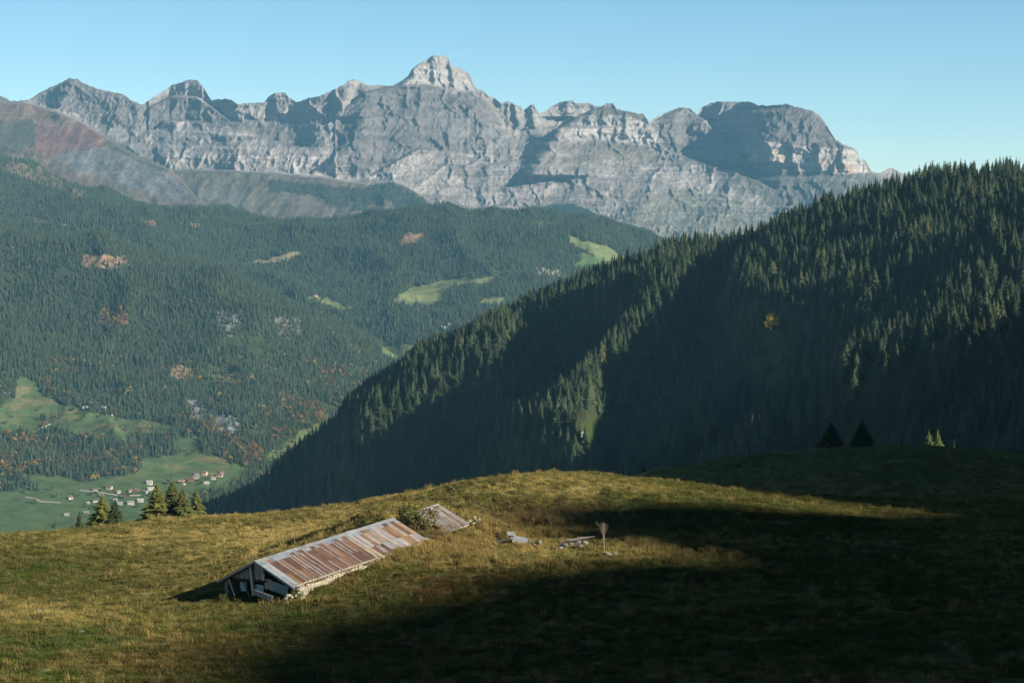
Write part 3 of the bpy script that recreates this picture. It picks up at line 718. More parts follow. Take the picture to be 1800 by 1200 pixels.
patch([(480, 222), (560, 205), (600, 205), (592, 262), (560, 258), (520, 238), (495, 245)], SCREE * 1.12, .85, .6)
patch([(445, 220), (490, 222), (520, 240), (555, 262), (550, 284), (500, 268), (465, 255)], DARKR * 1.05, .8)
patch([(705, 152), (724, 122), (765, 95), (800, 112), (838, 157), (800, 165), (745, 146)], LIME * 1.02, .9)
patch([(740, 205), (800, 192), (870, 208), (900, 245), (850, 262), (790, 248)], SCREE * .85, .6)
patch([(590, 250), (640, 240), (625, 300), (592, 305)], SCREE * .85, .5)
patch([(262, 236), (285, 216), (330, 214), (430, 232), (480, 250), (530, 262), (590, 268), (592, 312), (480, 305), (300, 298), (262, 262)], LIME * 1.05, .6)
patch([(490, 280), (560, 276), (592, 285), (592, 312), (520, 308)], LIME * 1.25, .85)
patch([(1000, 222), (1040, 203), (1100, 203), (1140, 212), (1165, 262), (1100, 246), (1040, 240), (990, 250)], LIME * 1.1, .85)
patch([(1040, 197), (1062, 186), (1105, 194), (1135, 203), (1125, 209), (1080, 203), (1045, 205)], TURF * .95, .85, .4)
patch([(980, 262), (1050, 246), (1120, 256), (1170, 275), (1100, 280), (1010, 282)], TURF, .6)
patch([(640, 310), (700, 280), (760, 270), (800, 300), (830, 335), (760, 345), (700, 335)], LIME * 1.12, .6)
patch([(760, 275), (840, 300), (835, 330), (800, 310)], DARKR * 1.2, .5); patch([(660, 345), (800, 345), (930, 355), (900, 370), (700, 362)], SCREE, .5)
patch([(1120, 290), (1200, 292), (1260, 312), (1300, 345), (1280, 365), (1220, 340), (1150, 315)], LIME * 1.15, .7)
patch([(800, 350), (900, 330), (1000, 322), (1010, 335), (900, 352), (820, 366)], LIME * 1.1, .55); patch([(850, 300), (930, 288), (940, 310), (880, 325)], LIME * 1.1, .55)
patch([(1310, 345), (1345, 336), (1330, 372), (1300, 385)], LIME * 1.2, .6)
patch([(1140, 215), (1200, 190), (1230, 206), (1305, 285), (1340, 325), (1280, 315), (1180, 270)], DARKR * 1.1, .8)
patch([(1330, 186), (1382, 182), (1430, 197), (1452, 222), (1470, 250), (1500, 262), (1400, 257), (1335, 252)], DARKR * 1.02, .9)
patch([(1232, 190), (1320, 178), (1330, 192), (1290, 198), (1240, 206)], LIME, .7, .4)
patch([(290, 160), (318, 144), (346, 140), (366, 166), (374, 182), (345, 174), (300, 172)], LIME, .9, .5)
patch(TABLE_C, LIME * 1.12, .95, .5); patch([(1352, 262), (1390, 262), (1388, 288), (1370, 288)], (.33, .26, .19), .6, .6); patch([(1440, 282), (1500, 290), (1500, 304), (1462, 304)], (.36, .25, .175), .6, .6)
patch([(1300, 305), (1400, 300), (1530, 308), (1600, 330), (1400, 400), (1330, 345)], (.085, .085, .075), .75)
patch([(1200, 330), (1330, 360), (1380, 380), (1250, 440), (1050, 400), (1100, 360)], (.12, .125, .085), .5)
patch(RED_P, RED, .95, .5)
patch([(-40, 212), (60, 212), (68, 255), (30, 268), (-40, 262)], (.055, .068, .045), .8)
patch([(62, 222), (130, 225), (175, 235), (185, 262), (120, 270), (65, 265)], (.165, .082, .075), .7)
patch([(0, 182), (100, 200), (140, 225), (60, 210), (0, 205)], (.13, .098, .062), .6); patch([(-40, 262), (60, 268), (120, 285), (150, 340), (-40, 330)], (.105, .082, .06), .7)
patch([(130, 262), (185, 258), (215, 266), (275, 288), (330, 335), (350, 358), (300, 358), (210, 345), (130, 300), (95, 278)], (.135, .14, .14), .85)
patch([(120, 300), (200, 320), (280, 345), (360, 372), (240, 372), (150, 335)], (.125, .098, .07), .85)
patch([(180, 236), (255, 278), (300, 298), (285, 302), (240, 284), (190, 258)], (.065, .072, .045), .75)
patch(SHELF_P, TURF * .95, .95, .4)
patch([(300, 300), (400, 302), (500, 315), (620, 345), (600, 372), (420, 365), (340, 345)], (.105, .10, .068), .5)
patch([(340, 330), (420, 335), (470, 375), (360, 365)], (.13, .125, .115), .6); patch([(480, 350), (560, 342), (640, 352), (650, 380), (560, 385)], (.125, .10, .082), .7)
patch(FIR_P, (.035, .052, .030), .95, .3)
mc *= (1 + .24 * n2 + .12 * n1)[..., None]
mc *= (1 + .30 * limy * np.clip(beds, -.9, .9))[..., None]
mc = np.clip(mc, .01, .6)
MC = np.concatenate([mc[:1], mc] + [mc[-1:]] * 5, 0)
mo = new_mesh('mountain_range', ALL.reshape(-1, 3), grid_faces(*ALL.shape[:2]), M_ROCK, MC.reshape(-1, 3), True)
meta(mo, 'long jagged limestone mountain range under the pale blue sky', 'mountains', kind='structure')
FIRPOLY = [[(470, 318), (560, 326), (620, 330), (640, 335), (630, 345), (600, 372), (570, 350), (520, 338), (480, 335)], [(690, 322), (745, 350), (760, 362), (700, 368), (680, 350), (650, 348), (660, 325)],
           [(620, 330), (650, 330), (650, 372), (625, 372)], [(870, 392), (930, 374), (975, 362), (1005, 360), (1035, 370), (1060, 387), (1110, 397), (1150, 414), (1230, 442), (1330, 475), (900, 475)]]
def mountain_point(u, v):
    c = np.clip((u - us[0]) / (us[1] - us[0]), 0, len(us) - 1.001).astype(int)
    t_ = np.clip((v - 480) / (sky_v[c] - 480), 0, 1); r = np.clip(t_ * (NR - 1), 0, NR - 1.001).astype(int)
    return XYZ[r, c]
print('mountains', time.time() - T0)

# ---- off-frame shoulder on the sunny side whose shadow lies over the near meadow and the lower hillside
def along(pts):
    p = np.asarray(pts); return p[:, :2] @ SG, p[:, :2] @ SH, p[:, 2]
BOUND = [(110, 1235), (180, 1195), (260, 1140), (370, 1098), (510, 1069), (640, 1032), (780, 1001), (930, 986), (1060, 981)]
bp = [mhit(u, v) for u, v in BOUND] + [mhit(1150, 972), mhit(1110, 958), mhit(930, 930), mhit(850, 908), mhit(840, 893), mhit(960, 887), mhit(1200, 884), mhit(1400, 893), mhit(1550, 900)] 
p_, a_, z_ = along([tuple(q) for q in bp])
A1 = 620.0
Hh = z_ + (A1 - a_) * math.tan(SUN_EL)  # unseen ridge line, shaped so its shadow edge follows the chosen points
print('occluder', list(zip(p_.round(), a_.round(), Hh.round(1))))
#OCCL
order = np.argsort(p_)
pp = p_[order]; hh = Hh[order] + 2.2 * np.exp(-((p_[order] - 224) / 17) ** 2)
ps = np.r_[np.linspace(-500, 50, 60)[:-1], np.linspace(50, 420, 260), np.linspace(420, 2600, 150)[1:]]
prof = np.interp(ps, np.r_[-500, 60, pp, pp[-1] + 60, 600, 900, 2600], np.r_[150, hh[0], hh, hh[-1] + 46, hh[-1] + 46, 60, -100])
As = np.linspace(-220, 600, 60)
prof = prof + 1.2 * fbm(ps / 9, ps * 0, 4, 215)
PG, AG = np.meshgrid(ps, As)
base = -40.0
H2 = prof[None] - np.abs(AG) * np.where(AG < 0, .62, .5) + 0 * PG
H2 = np.maximum(H2, -300) 
H2 += 8 * fbm(PG / 90, AG / 60, 3, 151) * sm(0, 60, np.abs(AG))
AX = A1 + AG
X3 = SH[0] * AX + SG[0] * PG; Y3 = SH[1] * AX + SG[1] * PG
keep_x = X3
new = new_mesh('shoulder', np.stack([X3, Y3, H2], -1).reshape(-1, 3), grid_faces(*PG.shape), M_VALLEY, np.broadcast_to(np.array([.04, .05, .02]), (PG.size, 3)), True)
meta(new, 'grassy mountain shoulder on the sunny side outside the picture', 'hill', kind='structure')

# ------------------------------------------------------------------ forests
far_protos = [conifer('spruce far', 100 + i, 9, 7, 1, .17 + .02 * (i % 3)) for i in range(6)]
mid_protos = [conifer('spruce mid', 200 + i, 17, 10, 1, .15 + .018 * (i % 4)) for i in range(7)]
near_protos = [conifer('spruce near', 300 + i, 30, 12, 3, .19 + .03 * (i % 3), .25) for i in range(4)]
dec_protos = [leafy('broadleaf far', 400 + i, 170, M_AUTUMN, 8, .075) for i in range(4)]
trunk = trunk_mesh('trunk')
AUT = np.array([[.22, .12, .05], [.26, .17, .06], [.15, .09, .05], [.14, .12, .05], [.18, .11, .07], [.10, .11, .04], [.13, .11, .06], [.32, .23, .06]])

def jgrid(x0, x1, y0, y1, sp):
    gx, gy = np.meshgrid(np.arange(x0, x1, sp), np.arange(y0, y1, sp))
    x = gx.ravel() + rng.uniform(-.5, .5, gx.size) * sp * .95; y = gy.ravel() + rng.uniform(-.5, .5, gx.size) * sp * .95
    return x, y

def tintn(n, lo=.7, hi=1.35):
    k = rng.uniform(lo, hi, n); w = rng.uniform(-.12, .12, n)
    return np.stack([k * (1 + w), k, k * (1 - w * .5)], -1)

# valley woods
x, y = jgrid(-2900, 2300, 3900, 9300, 9.6)
k = x / y; m = (k > -.285) & (k < .20); x, y = x[m], y[m]
keep = rng.random(len(x)) < np.where(y > 6600, .72, .97); x, y = x[keep], y[keep]
z = vs.sample(x, y); u, v = proj(x, y, z)
# leave out what ridges hide
okm = (v < 960) & ~((u > 560) & (v > 780)); x, y, z, u, v = [q[okm] for q in (x, y, z, u, v)]
dens = np.ones(len(x)); wu = 5 * fbm(u / 22, v / 16, 3, 71); wv = 4 * fbm(u / 22, v / 16, 3, 73)
for poly, c, d in CLEAR:
    ii = inpoly(u + wu, v + wv, poly); dens[ii] = np.minimum(dens[ii], d)
i0 = inpoly(u + wu, v + wv, CLEAR[0][0]) | inpoly(u + wu, v + wv, CLEAR[2][0])
hedge = (fbm(x / 90, y / 120, 3, 161) > .62) & i0; dens[hedge] = .35
dens *= sm(-.95, -.35, fbm(x / 130, y / 130, 3, 163))
m = rng.random(len(x)) < dens; x, y, z, u, v = [q[m] for q in (x, y, z, u, v)]
pd = .008 + .07 * sm(560, 700, v) * (y < 6700) + .16 * inpoly(u, v, [(0, 755), (260, 760), (260, 850), (0, 850)]) + .16 * inpoly(u, v, [(260, 755), (420, 740), (600, 640), (640, 700), (420, 830), (300, 800)])
pd *= (y < 6900); pd = np.where(fbm(x / 110, y / 110, 3, 167) > .2, pd * 2.6, pd * .35)
pd = np.where(inpoly(u, v, [(175, 572), (176, 545), (226, 545), (222, 576)]), .95, pd)
isd = rng.random(len(x)) < pd
print('valley trees', len(x), isd.sum(), time.time() - T0)
hs_ = rng.uniform(13, 23, len(x)) * (1 + .25 * fbm(x / 200, y / 200, 2, 171)); hs_[isd] = rng.uniform(9, 16, isd.sum())
c = ~isd
def scl3(h, w): return np.stack([h * w, h * w, h], -1)
scatter('valley_forest', np.stack([x, y, z], -1)[c], scl3(hs_[c], rng.uniform(1.0, 1.5, c.sum())), rng.uniform(0, 6.28, c.sum()), rng.integers(0, 6, c.sum()), tintn(c.sum(), .6, 1.35), far_protos,
        'dense spruce forest covering the far valley slopes on the left', 'forest')
di = np.where(isd)[0]
# the autumn trees that show largest stand as trees of their own
order = di[np.argsort(-(hs_[di] / y[di]) - .0004 * (v[di] > 540))]
single = order[:230]; rest = order[230:]
ac = AUT[rng.integers(0, len(AUT), len(x))] * rng.uniform(.7, 1.2, len(x))[:, None]
if len(rest):
    scatter('autumn_wood', np.stack([x, y, z], -1)[rest], scl3(hs_[rest], rng.uniform(.9, 1.4, len(rest))), rng.uniform(0, 6.28, len(rest)), rng.integers(0, 4, len(rest)), ac[rest], dec_protos,
            'scattered brown and orange broadleaf trees mixed through the valley forest', 'woodland')
def aut_label(u, v, c):
    r_ = c[0] / max(c[1], .01)
    colr = 'orange' if r_ > 1.9 else ('golden yellow' if c[0] > .24 else ('rusty brown' if r_ > 1.4 else 'fading green'))
    where = 'in the wood between the two pastures' if 755 < v < 850 and u < 270 else ('around the village pastures' if v >= 820 else ('at the foot of the wooded slope' if v > 690 else 'high on the wooded slope'))
    return '%s autumn tree %s across the valley' % (colr, where)
for j in single:
    t = bpy.data.objects.new('autumn_tree', dec_protos[j % 4].data); COL.objects.link(t)
    t.location = (x[j], y[j], z[j]); t.scale = (hs_[j] * 1.1, hs_[j] * 1.1, hs_[j]); t.rotation_euler = (0, 0, rng.uniform(0, 6.28)); t['tint'] = [float(q) for q in ac[j]]
    l = aut_label(u[j], v[j], ac[j]); meta(t, l, 'tree', l.replace('autumn tree', 'autumn trees'))

# firs on the grassy shelf under the range
gu, gv = np.meshgrid(np.arange(460, 1340, 3.0), np.arange(312, 480, 1.7)); u = gu.ravel() + rng.uniform(-1.6, 1.6, gu.size); v = gv.ravel() + rng.uniform(-.9, .9, gu.size)
m = np.zeros(len(u), bool)
for p in FIRPOLY: m |= inpoly(u + 6 * fbm(u / 12, v / 9, 3, 181), v + 4 * fbm(u / 12, v / 9, 3, 183), p)
u, v = u[m], v[m]; pt = mountain_point(u, v); x, y, z = pt[:, 0], pt[:, 1], pt[:, 2]; n = len(x); h = rng.uniform(14, 24, n)
scatter('shelf_forest', np.stack([x, y, z], -1), scl3(h, rng.uniform(1, 1.6, n)), rng.uniform(0, 6.28, n), rng.integers(0, 6, n), tintn(n), far_protos, 'blue green fir woods on the shelf at the foot of the mountains', 'forest')

# hillside forest
x, y = jgrid(-1000, 1500, 1050, 4300, 8.7)
k = x / y; m = (k > -.20) & (k < .33); x, y = x[m], y[m]
z = hs.sample(x, y); u, v = proj(x, y, z)
dens = sm(-.85, -.25, fbm(x / 60, y / 60, 3, 191))
for p in HILL_CLEAR: dens[inpoly(u + 8 * fbm(u / 20, v / 20, 2, 193), v + 6 * fbm(u / 20, v / 20, 2, 195), p) & (u < 1090)] = .05
m = (rng.random(len(x)) < dens) & (v < 960); x, y, z, u, v = [q[m] for q in (x, y, z, u, v)]
n = len(x); h = (10 + 14 * rng.random(n) ** .9) * (1 + .25 * fbm(x / 90, y / 90, 2, 197)); w = rng.uniform(1.05, 1.75, n); ti = tintn(n, .55, 1.45); _d = rng.random(n) < .02; ti[_d] = np.array([2.4, 1.7, 1.5]) * rng.uniform(.6, 1, (_d.sum(), 1))
size = h / y * (u > -10) * (u < 1810)
# hidden behind the meadow crest?
crest_u = np.array([0, 200, 350, 450, 560, 690, 740, 830, 950, 1050, 1130, 1200, 1300, 1400, 1500, 1600, 1700, 1800]); crest_v = np.array([943, 925, 911, 907, 901, 893, 876, 850, 836, 838, 834, 820, 806, 795, 788, 786, 792, 806])
size = size * (v < np.interp(u, crest_u, crest_v) + 8)
top = np.argsort(-size)[:286]
mask = np.ones(n, bool); mask[top] = False
print('hill trees', n, time.time() - T0)
scatter('hillside_forest', np.stack([x, y, z - .5], -1)[mask], scl3(h[mask], w[mask]), rng.uniform(0, 6.28, mask.sum()), rng.integers(0, 7, mask.sum()), ti[mask], mid_protos,
        'dense dark spruce forest covering the right hillside up to its skyline', 'forest')

def spruce(loc, h, w, proto, tint, label, group, rz=0.0, trunk_r=None):
    t = empty('spruce_tree', loc, rz); t.scale = (h * w, h * w, h)
    c = bpy.data.objects.new('crown', proto.data); COL.objects.link(c); c.parent = t; c['tint'] = [float(q) for q in tint]
    s = bpy.data.objects.new('trunk', trunk.data); COL.objects.link(s); s.parent = t
    return meta(t, label, 'tree', group)
for j in top:
    g = 'far right' if u[j] > 1600 else ('middle' if u[j] > 1150 else 'left')
    gl = {'far right': 'at the right edge of the shaded forest above the dark knoll', 'middle': 'in the front rows of the shaded forest above the dark knoll', 'left': 'in the front rows of the forest just above the sunlit knoll'}[g]
    spruce((x[j], y[j], z[j] - .5), h[j], w[j], mid_protos[j % 7], ti[j], 'tall dark green spruce ' + gl, 'tall spruces ' + gl, rng.uniform(0, 6.28))

# a lone yellow larch among the dark spruces
q = hs.hit(1358, 596); t = bpy.data.objects.new('larch_tree', dec_protos[1].data); COL.objects.link(t)
t.location = q; t.scale = (16, 16, 24); t['tint'] = [.85, .55, .04]; meta(t, 'single bright yellow larch among the dark spruces of the right hillside', 'tree')

# trees standing behind the meadow crest; bright yellowish tints paint sunlight onto some
def crest_tree(u, vb, D, h, w, pi, tint, label, zoff=0, group=None):
    k, s = kz(u, vb); D = float(D); zt = s * D
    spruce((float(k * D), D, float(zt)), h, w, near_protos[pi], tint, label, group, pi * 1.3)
px = lambda n, D: n * D / F
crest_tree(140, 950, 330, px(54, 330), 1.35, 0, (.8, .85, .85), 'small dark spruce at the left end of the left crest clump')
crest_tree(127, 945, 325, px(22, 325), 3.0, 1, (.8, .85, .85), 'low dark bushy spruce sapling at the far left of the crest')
crest_tree(180, 945, 335, px(77, 335), 2.3, 1, (2.0, 1.55, .9), 'broad sunlit-tinted spruce in the middle of the left crest clump')
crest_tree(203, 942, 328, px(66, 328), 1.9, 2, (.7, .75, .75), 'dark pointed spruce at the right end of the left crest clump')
crest_tree(277, 925, 335, px(77, 335), 2.7, 3, (2.0, 1.5, .9), 'sunlit-tinted spruce on the left of the tall crest clump')
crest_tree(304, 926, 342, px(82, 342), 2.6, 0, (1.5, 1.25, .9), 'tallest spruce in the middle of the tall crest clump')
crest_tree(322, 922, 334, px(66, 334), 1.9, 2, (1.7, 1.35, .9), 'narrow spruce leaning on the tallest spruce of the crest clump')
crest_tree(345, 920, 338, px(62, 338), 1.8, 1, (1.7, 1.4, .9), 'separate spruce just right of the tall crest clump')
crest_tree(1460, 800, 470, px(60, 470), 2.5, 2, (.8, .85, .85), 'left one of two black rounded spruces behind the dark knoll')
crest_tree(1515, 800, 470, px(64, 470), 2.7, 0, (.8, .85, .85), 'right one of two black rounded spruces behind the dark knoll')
crest_tree(1632, 800, 700, px(44, 700), 1.7, 1, (1.5, 1.6, 1.1), 'small sunlit-tinted spruce behind the dark knoll, left of a pair')  # this pair: sunshine put into the lighter tint
crest_tree(1648, 800, 705, px(46, 705), 1.7, 3, (1.6, 1.7, 1.1), 'small sunlit-tinted spruce behind the dark knoll, right of a pair')
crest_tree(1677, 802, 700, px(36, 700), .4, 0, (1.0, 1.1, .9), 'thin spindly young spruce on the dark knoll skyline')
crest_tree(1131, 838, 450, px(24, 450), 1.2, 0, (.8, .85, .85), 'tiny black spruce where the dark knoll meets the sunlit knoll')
print('trees', time.time() - T0)
# ------------------------------------------------------------------ barn
BX, BY = -24.9, 200.0
bz = float(-542 / F * 200) - 3.5
SL = math.atan(.048)
BROT = Matrix.Rotation(R_(-28.1), 4, 'Z') @ Matrix.Rotation(SL, 4, 'X')
BM = Matrix.Translation((BX, BY, bz)) @ BROT
HW, HE, HA, LEN = 4.25, 1.35, 3.5, 25.6
ROOFN = Vector((HA - HE, 0, HW)).normalized()
def barn_root(name, y0, label, cat):
    e = bpy.data.objects.new(name, None); COL.objects.link(e)
    e.matrix_world = BM @ Matrix.Translation((0, y0, 0)); e.rotation_mode = 'XYZ'
    return meta(e, label, cat)
def sheet(b, x0, z0, x1, z1, ya, yb, col, lift, thick=.02, per=.24, amp=.022):
    """one corrugated sheet on a slope from (x0,z0) down to (x1,z1), between ya and yb"""
    n = max(4, int((yb - ya) / per * 4)); nx = 4; V = []
    r = random.random
    tw = (r() - .5) * .03
    nr = Vector((z0 - z1, 0, x1 - x0)).normalized()
    if nr.z < 0: nr = -nr
    for s in (0, 1):
        for j in range(nx + 1):
            t = j / nx
            for i in range(n + 1):
                yy = ya + (yb - ya) * i / n
                o = lift + amp * math.sin(i * math.pi / 2) + tw * t - s * thick - .012 * math.sin(t * 3.1)
                V.append((x0 + (x1 - x0) * t + nr.x * o, yy, z0 + (z1 - z0) * t + nr.z * o))
    k = (n + 1) * (nx + 1); f = []
    for s in (0, 1):
        for j in range(nx):
            for i in range(n):
                a = s * k + j * (n + 1) + i; q = (a, a + 1, a + n + 2, a + n + 1); f.append(q if s else q[::-1])
    for j in range(nx):
        for i in (0, n):
            a = j * (n + 1) + i; f.append((a, a + n + 1, a + n + 1 + k, a + k))
    for i in range(n):
        for j in (0, nx):
            a = j * (n + 1) + i; f.append((a, a + 1, a + 1 + k, a + k))
    b.add(V, f, col)
RD = [(.118, .066, .052), (.100, .060, .050), (.15, .088, .06), (.11, .068, .056), (.17, .105, .068)]
PL = [(.29, .265, .265), (.24, .235, .25), (.31, .285, .265)]
OR = [(.24, .15, .085), (.28, .195, .12), (.19, .115, .075), (.30, .25, .19), (.26, .22, .18)]
GY = [(.22, .25, .28), (.19, .22, .25), (.26, .275, .285)]
def pick(l):
    c = random.choice(l); k = random.uniform(.66, 1.02); return tuple(q * k for q in c)
def slope_at(t, side=1): return (side * (HW + .35) * t, HA - (HA - HE) * (HW + .35) / HW * t)
barn = barn_root('barn', 0, 'long low stone barn with a rusty patchwork tin roof, dug into the meadow', 'barn')
b = MB(); random.seed(11)
y0 = -.45
while y0 < LEN:
    wd = random.uniform(.62, .85); y1 = min(y0 + wd, LEN + random.uniform(-.1, .25))
    far = y0 > 14.8
    for r0, r1, lift in ((.0, .17, .07), (.15, .60, .045), (.57, 1.0, .02)):
        if y0 < .3: c = pick(GY)
        elif y0 < 1.6: c = pick(OR) if random.random() < .4 else pick(RD if r0 > .1 else GY); c = tuple(q * .8 for q in c)
        elif r0 == 0: c = pick(GY) if random.random() < .6 else pick(RD)
        elif far:
            c = pick(OR) if random.random() < .5 else (pick(PL) if random.random() < .75 else pick(RD))
        else: c = pick(RD)
        xa, za = slope_at(r0); xb, zb = slope_at(min(r1 * (1 + (random.uniform(-.03, .03) if r1 == 1 else 0)), 1.03))
        if y0 > LEN - 1.5 and r0 > .5: xb, zb = slope_at(random.uniform(.8, 1.0))
        sheet(b, xa, za, xb, zb, y0, y1 + .04, c, lift + random.uniform(0, .02))
    # pale overlap strip between sheets, where the zinc has kept its skin
    if y0 > 1.2 and random.random() < (.6 if not far else .3):
        for r0, r1 in ((.16, .59), (.58, 1.0)):
            if random.random() < .75:
                xa, za = slope_at(r0); xb, zb = slope_at(r1)
                sheet(b, xa, za, xb, zb, y1 - .07, y1 + random.uniform(.06, .14), pick(PL), .088, per=.12, amp=.012)
    y0 = y1
b.build('roof_sheets', M_TIN, barn)
b = MB(); y0 = -.45
while y0 < LEN:
    y1 = min(y0 + random.uniform(.7, .9), LEN)
    xa, za = slope_at(0, -1); xb, zb = slope_at(1, -1); sheet(b, xa, za, xb, zb, y0, y1 + .03, pick(GY), .03); y0 = y1
b.build('rear_roof_sheets', M_TIN, barn)
b = MB()   # ridge flashing in overlapping lengths
y0 = -.5
while y0 < LEN - .3:
    y1 = y0 + random.uniform(1.6, 2.1); y1 = min(y1, LEN)
    c = pick(GY); z = HA + .13 + random.uniform(-.02, .03)
    for s in (-1, 1):
        V = [(0, y0, z), (0, y1, z), (s * .38, y1, z - .19), (s * .38, y0, z - .19), (0, y0, z - .02), (0, y1, z - .02), (s * .38, y1, z - .21), (s * .38, y0, z - .21)]
        b.add(V, [(0, 1, 2, 3), (4, 7, 6, 5), (0, 4, 5, 1), (2, 6, 7, 3), (0, 3, 7, 4), (1, 5, 6, 2)], c)
    y0 = y1 - .05
b.build('ridge_cap', M_TIN, barn)
# rafters, purlins, verge boards
b = MB(); pit = math.atan((HA - HE) / HW); rl = math.hypot(HW + .3, (HW + .3) * math.tan(pit))
for y in np.arange(.05, LEN, 1.6):
    for s in (-1, 1):
        m = Matrix.Rotation(s * pit, 3, 'Y'); b.box((s * (HW + .3) / 2, y, HA - (HA - HE) * .53 - .12), (rl, .12, .14), m, (.8, .8, .8))
for s in (-1, 1):
    for t in (.05, .5, .9):
        xx, zz_ = slope_at(t, s); b.box((xx, LEN / 2, zz_ - .22), (.14, LEN + .3, .14))
b.build('rafters', M_WOODDARK, barn)
for s, nm in ((-1, 'verge_board'), (1, 'verge_board')):
    b = MB(); m = Matrix.Rotation(s * pit, 3, 'Y')
    b.box((s * (HW + .35) / 2, -.52, HA - (HA - HE) * (HW + .35) / HW / 2 - .03), (rl + .1, .05, .22), m, (1, 1, .95) if s < 0 else (.95, 1.05, 1.15))
    b.build(nm, M_WOOD if s < 0 else M_BLUE, barn)
def stone_wall(name, p0, p1, h0, h1, th, parent, seed, hb=-1.0):
    """dry stone wall: courses of bulging stones, irregular top"""
    r = random.Random(seed); b = MB(); p0 = Vector((*p0, 0)); p1 = Vector((*p1, 0)); L = (p1 - p0).length; d = (p1 - p0) / L
    ang = math.atan2(d.y, d.x); z = hb
    while z < max(h0, h1):
        ch = r.uniform(.18, .30); s = -r.uniform(0, .3)
        while s < L:
            w = r.uniform(.3, .65); top = h0 + (h1 - h0) * min(1, max(0, s / L))
            if z + ch * .5 < top:
                c = p0 + d * (s + w / 2); k = r.uniform(.75, 1.25)
                m = Matrix.Rotation(ang + r.uniform(-.05, .05), 3, 'Z') @ Matrix.Rotation(r.uniform(-.06, .06), 3, 'Y')
                hx, hy, hz = w / 2 * .97, th / 2 * r.uniform(.9, 1.08), min(ch, top - z + .05) / 2 * .97
                V = []
                for (qx, qy, qz) in [(x_, y_, z_2) for x_ in (-1, 1) for y_ in (-1, 1) for z_2 in (-1, 1)]:
                    V.append(m @ Vector((qx * hx * r.uniform(.8, 1), qy * hy * r.uniform(.88, 1), qz * hz * r.uniform(.82, 1))) + Vector((c.x, c.y, z + ch / 2)))
                for ax, sg in ((1, -1), (1, 1)):
                    V.append(m @ Vector((0, sg * hy * 1.12, 0)) + Vector((c.x, c.y, z + ch / 2)))
                b.add(V, [(0, 1, 3, 2), (4, 6, 7, 5), (1, 5, 7, 3), (0, 2, 6, 4), (0, 4, 8), (4, 5, 8), (5, 1, 8), (1, 0, 8), (2, 3, 9), (3, 7, 9), (7, 6, 9), (6, 2, 9)], (k, k * .99, k * .95))
            s += w
        z += ch
    b.box(((p0.x + p1.x) / 2, (p0.y + p1.y) / 2, (hb + min(h0, h1)) / 2 - .05), (L - .1, th * .7, min(h0, h1) - hb - .1), Matrix.Rotation(ang, 3, 'Z'), (.8, .78, .7))
    return b.build(name, M_STONE, parent)
stone_wall('side_wall', (HW - .02, .35), (HW - .02, LEN - .3), HE - .02, HE - .02, .45, barn, 1)
stone_wall('rear_wall', (-HW + .15, .5), (-HW + .15, LEN - .3), HE - .02, HE - .02, .45, barn, 2)
stone_wall('end_wall', (-HW + .4, LEN - .4), (HW - .4, LEN - .4), HE, HE, .4, barn, 3)
# open gable: boarded left half, post, struts, hanging sheets
b = MB(); x = -3.1; r = random.Random(5)
while x < .55:
    w = r.uniform(.16, .24)
    top = HA - abs(x + w / 2) * (HA - HE) / HW - .25; bot = 1.55 + r.uniform(-.08, .06)
    if top > bot + .05 and not (-1.15 < x < -.75):
        k = r.uniform(.7, 1.2); b.box((x + w / 2, .12 + r.uniform(-.015, .015), (top + bot) / 2), (w * .93, .03, top - bot), Matrix.Rotation(r.uniform(-.02, .02), 3, 'Y'), (k, k, k))
    x += w
b.build('gable_boards', M_WOOD, barn)
b = MB(); b.box((-.05 - .62, -.1, 1.45), (.26, .2, 2.9), Matrix.Rotation(-.10, 3, 'Y'), (1.5, 1.5, 1.5)); b.build('post', M_WOOD, barn)
b = MB(); b.tube((-3.35, -.25, 1.5), (-2.5, -.5, -.05), .075, .07, 7, (1.3, 1.3, 1.25)); b.build('strut', M_WOOD, barn)
b = MB(); b.tube((-1.75, -.1, 1.35), (-.75, -.45, -.1), .08, .07, 7, (.35, .35, .35)); b.build('strut', M_WOOD, barn)
b = MB(); b.box((-1.2, .05, 1.5), (4.4, .16, .14), None, (.6, .6, .6)); b.build('cross_beam', M_WOODDARK, barn)
b = MB(); b.box((.62, .0, 1.85), (.26, .05, .75), Matrix.Rotation(.12, 3, 'Y'), (1.7, 1.65, 1.55)); b.build('loose_board', M_WOOD, barn)
b = MB(); b.box((1.1, .1, 1.25), (.75, .06, 1.0), Matrix.Rotation(.05, 3, 'Y'), (1.25, .95, .75)); b.build('loose_board', M_WOOD, barn)
def panel(name, cx, cz, w, h, rot, y, mat, k, parent=barn, tilt=0):
    b = MB(); n = int(w / .06); V = []
    for s in (0, .02):
        for j in (0, 1):
            for i in range(n + 1): V.append(Matrix.Rotation(rot, 3, 'Y') @ Vector((-w / 2 + w * i / n, .02 * math.sin(i * 1.57) + s + tilt * j, -h / 2 + h * j)) + Vector((cx, y, cz)))
    q = n + 1; f = []
    for i in range(n): f += [(i, i + 1, q + i + 1, q + i), (2 * q + i, 3 * q + i, 3 * q + i + 1, 2 * q + i + 1), (i, 2 * q + i, 2 * q + i + 1, i + 1), (q + i, q + i + 1, 3 * q + i + 1, 3 * q + i)]
    b.add(V, f, k); return b.build(name, mat, parent)
panel('tin_panel', 2.45, .95, 2.1, .95, .20, .0, M_BLUE, (1.0, 1.05, 1.1))
panel('plank_panel', 1.15, .28, 2.3, .55, .22, -.75, M_WOOD, (.85, .95, .95))
b = MB(); b.box((-1.95, .25, .75), (.75, .05, .9), Matrix.Rotation(-.1, 3, 'Y'), (1.3, 1.45, 1.6)); b.build('white_panel', M_BLUE, barn)
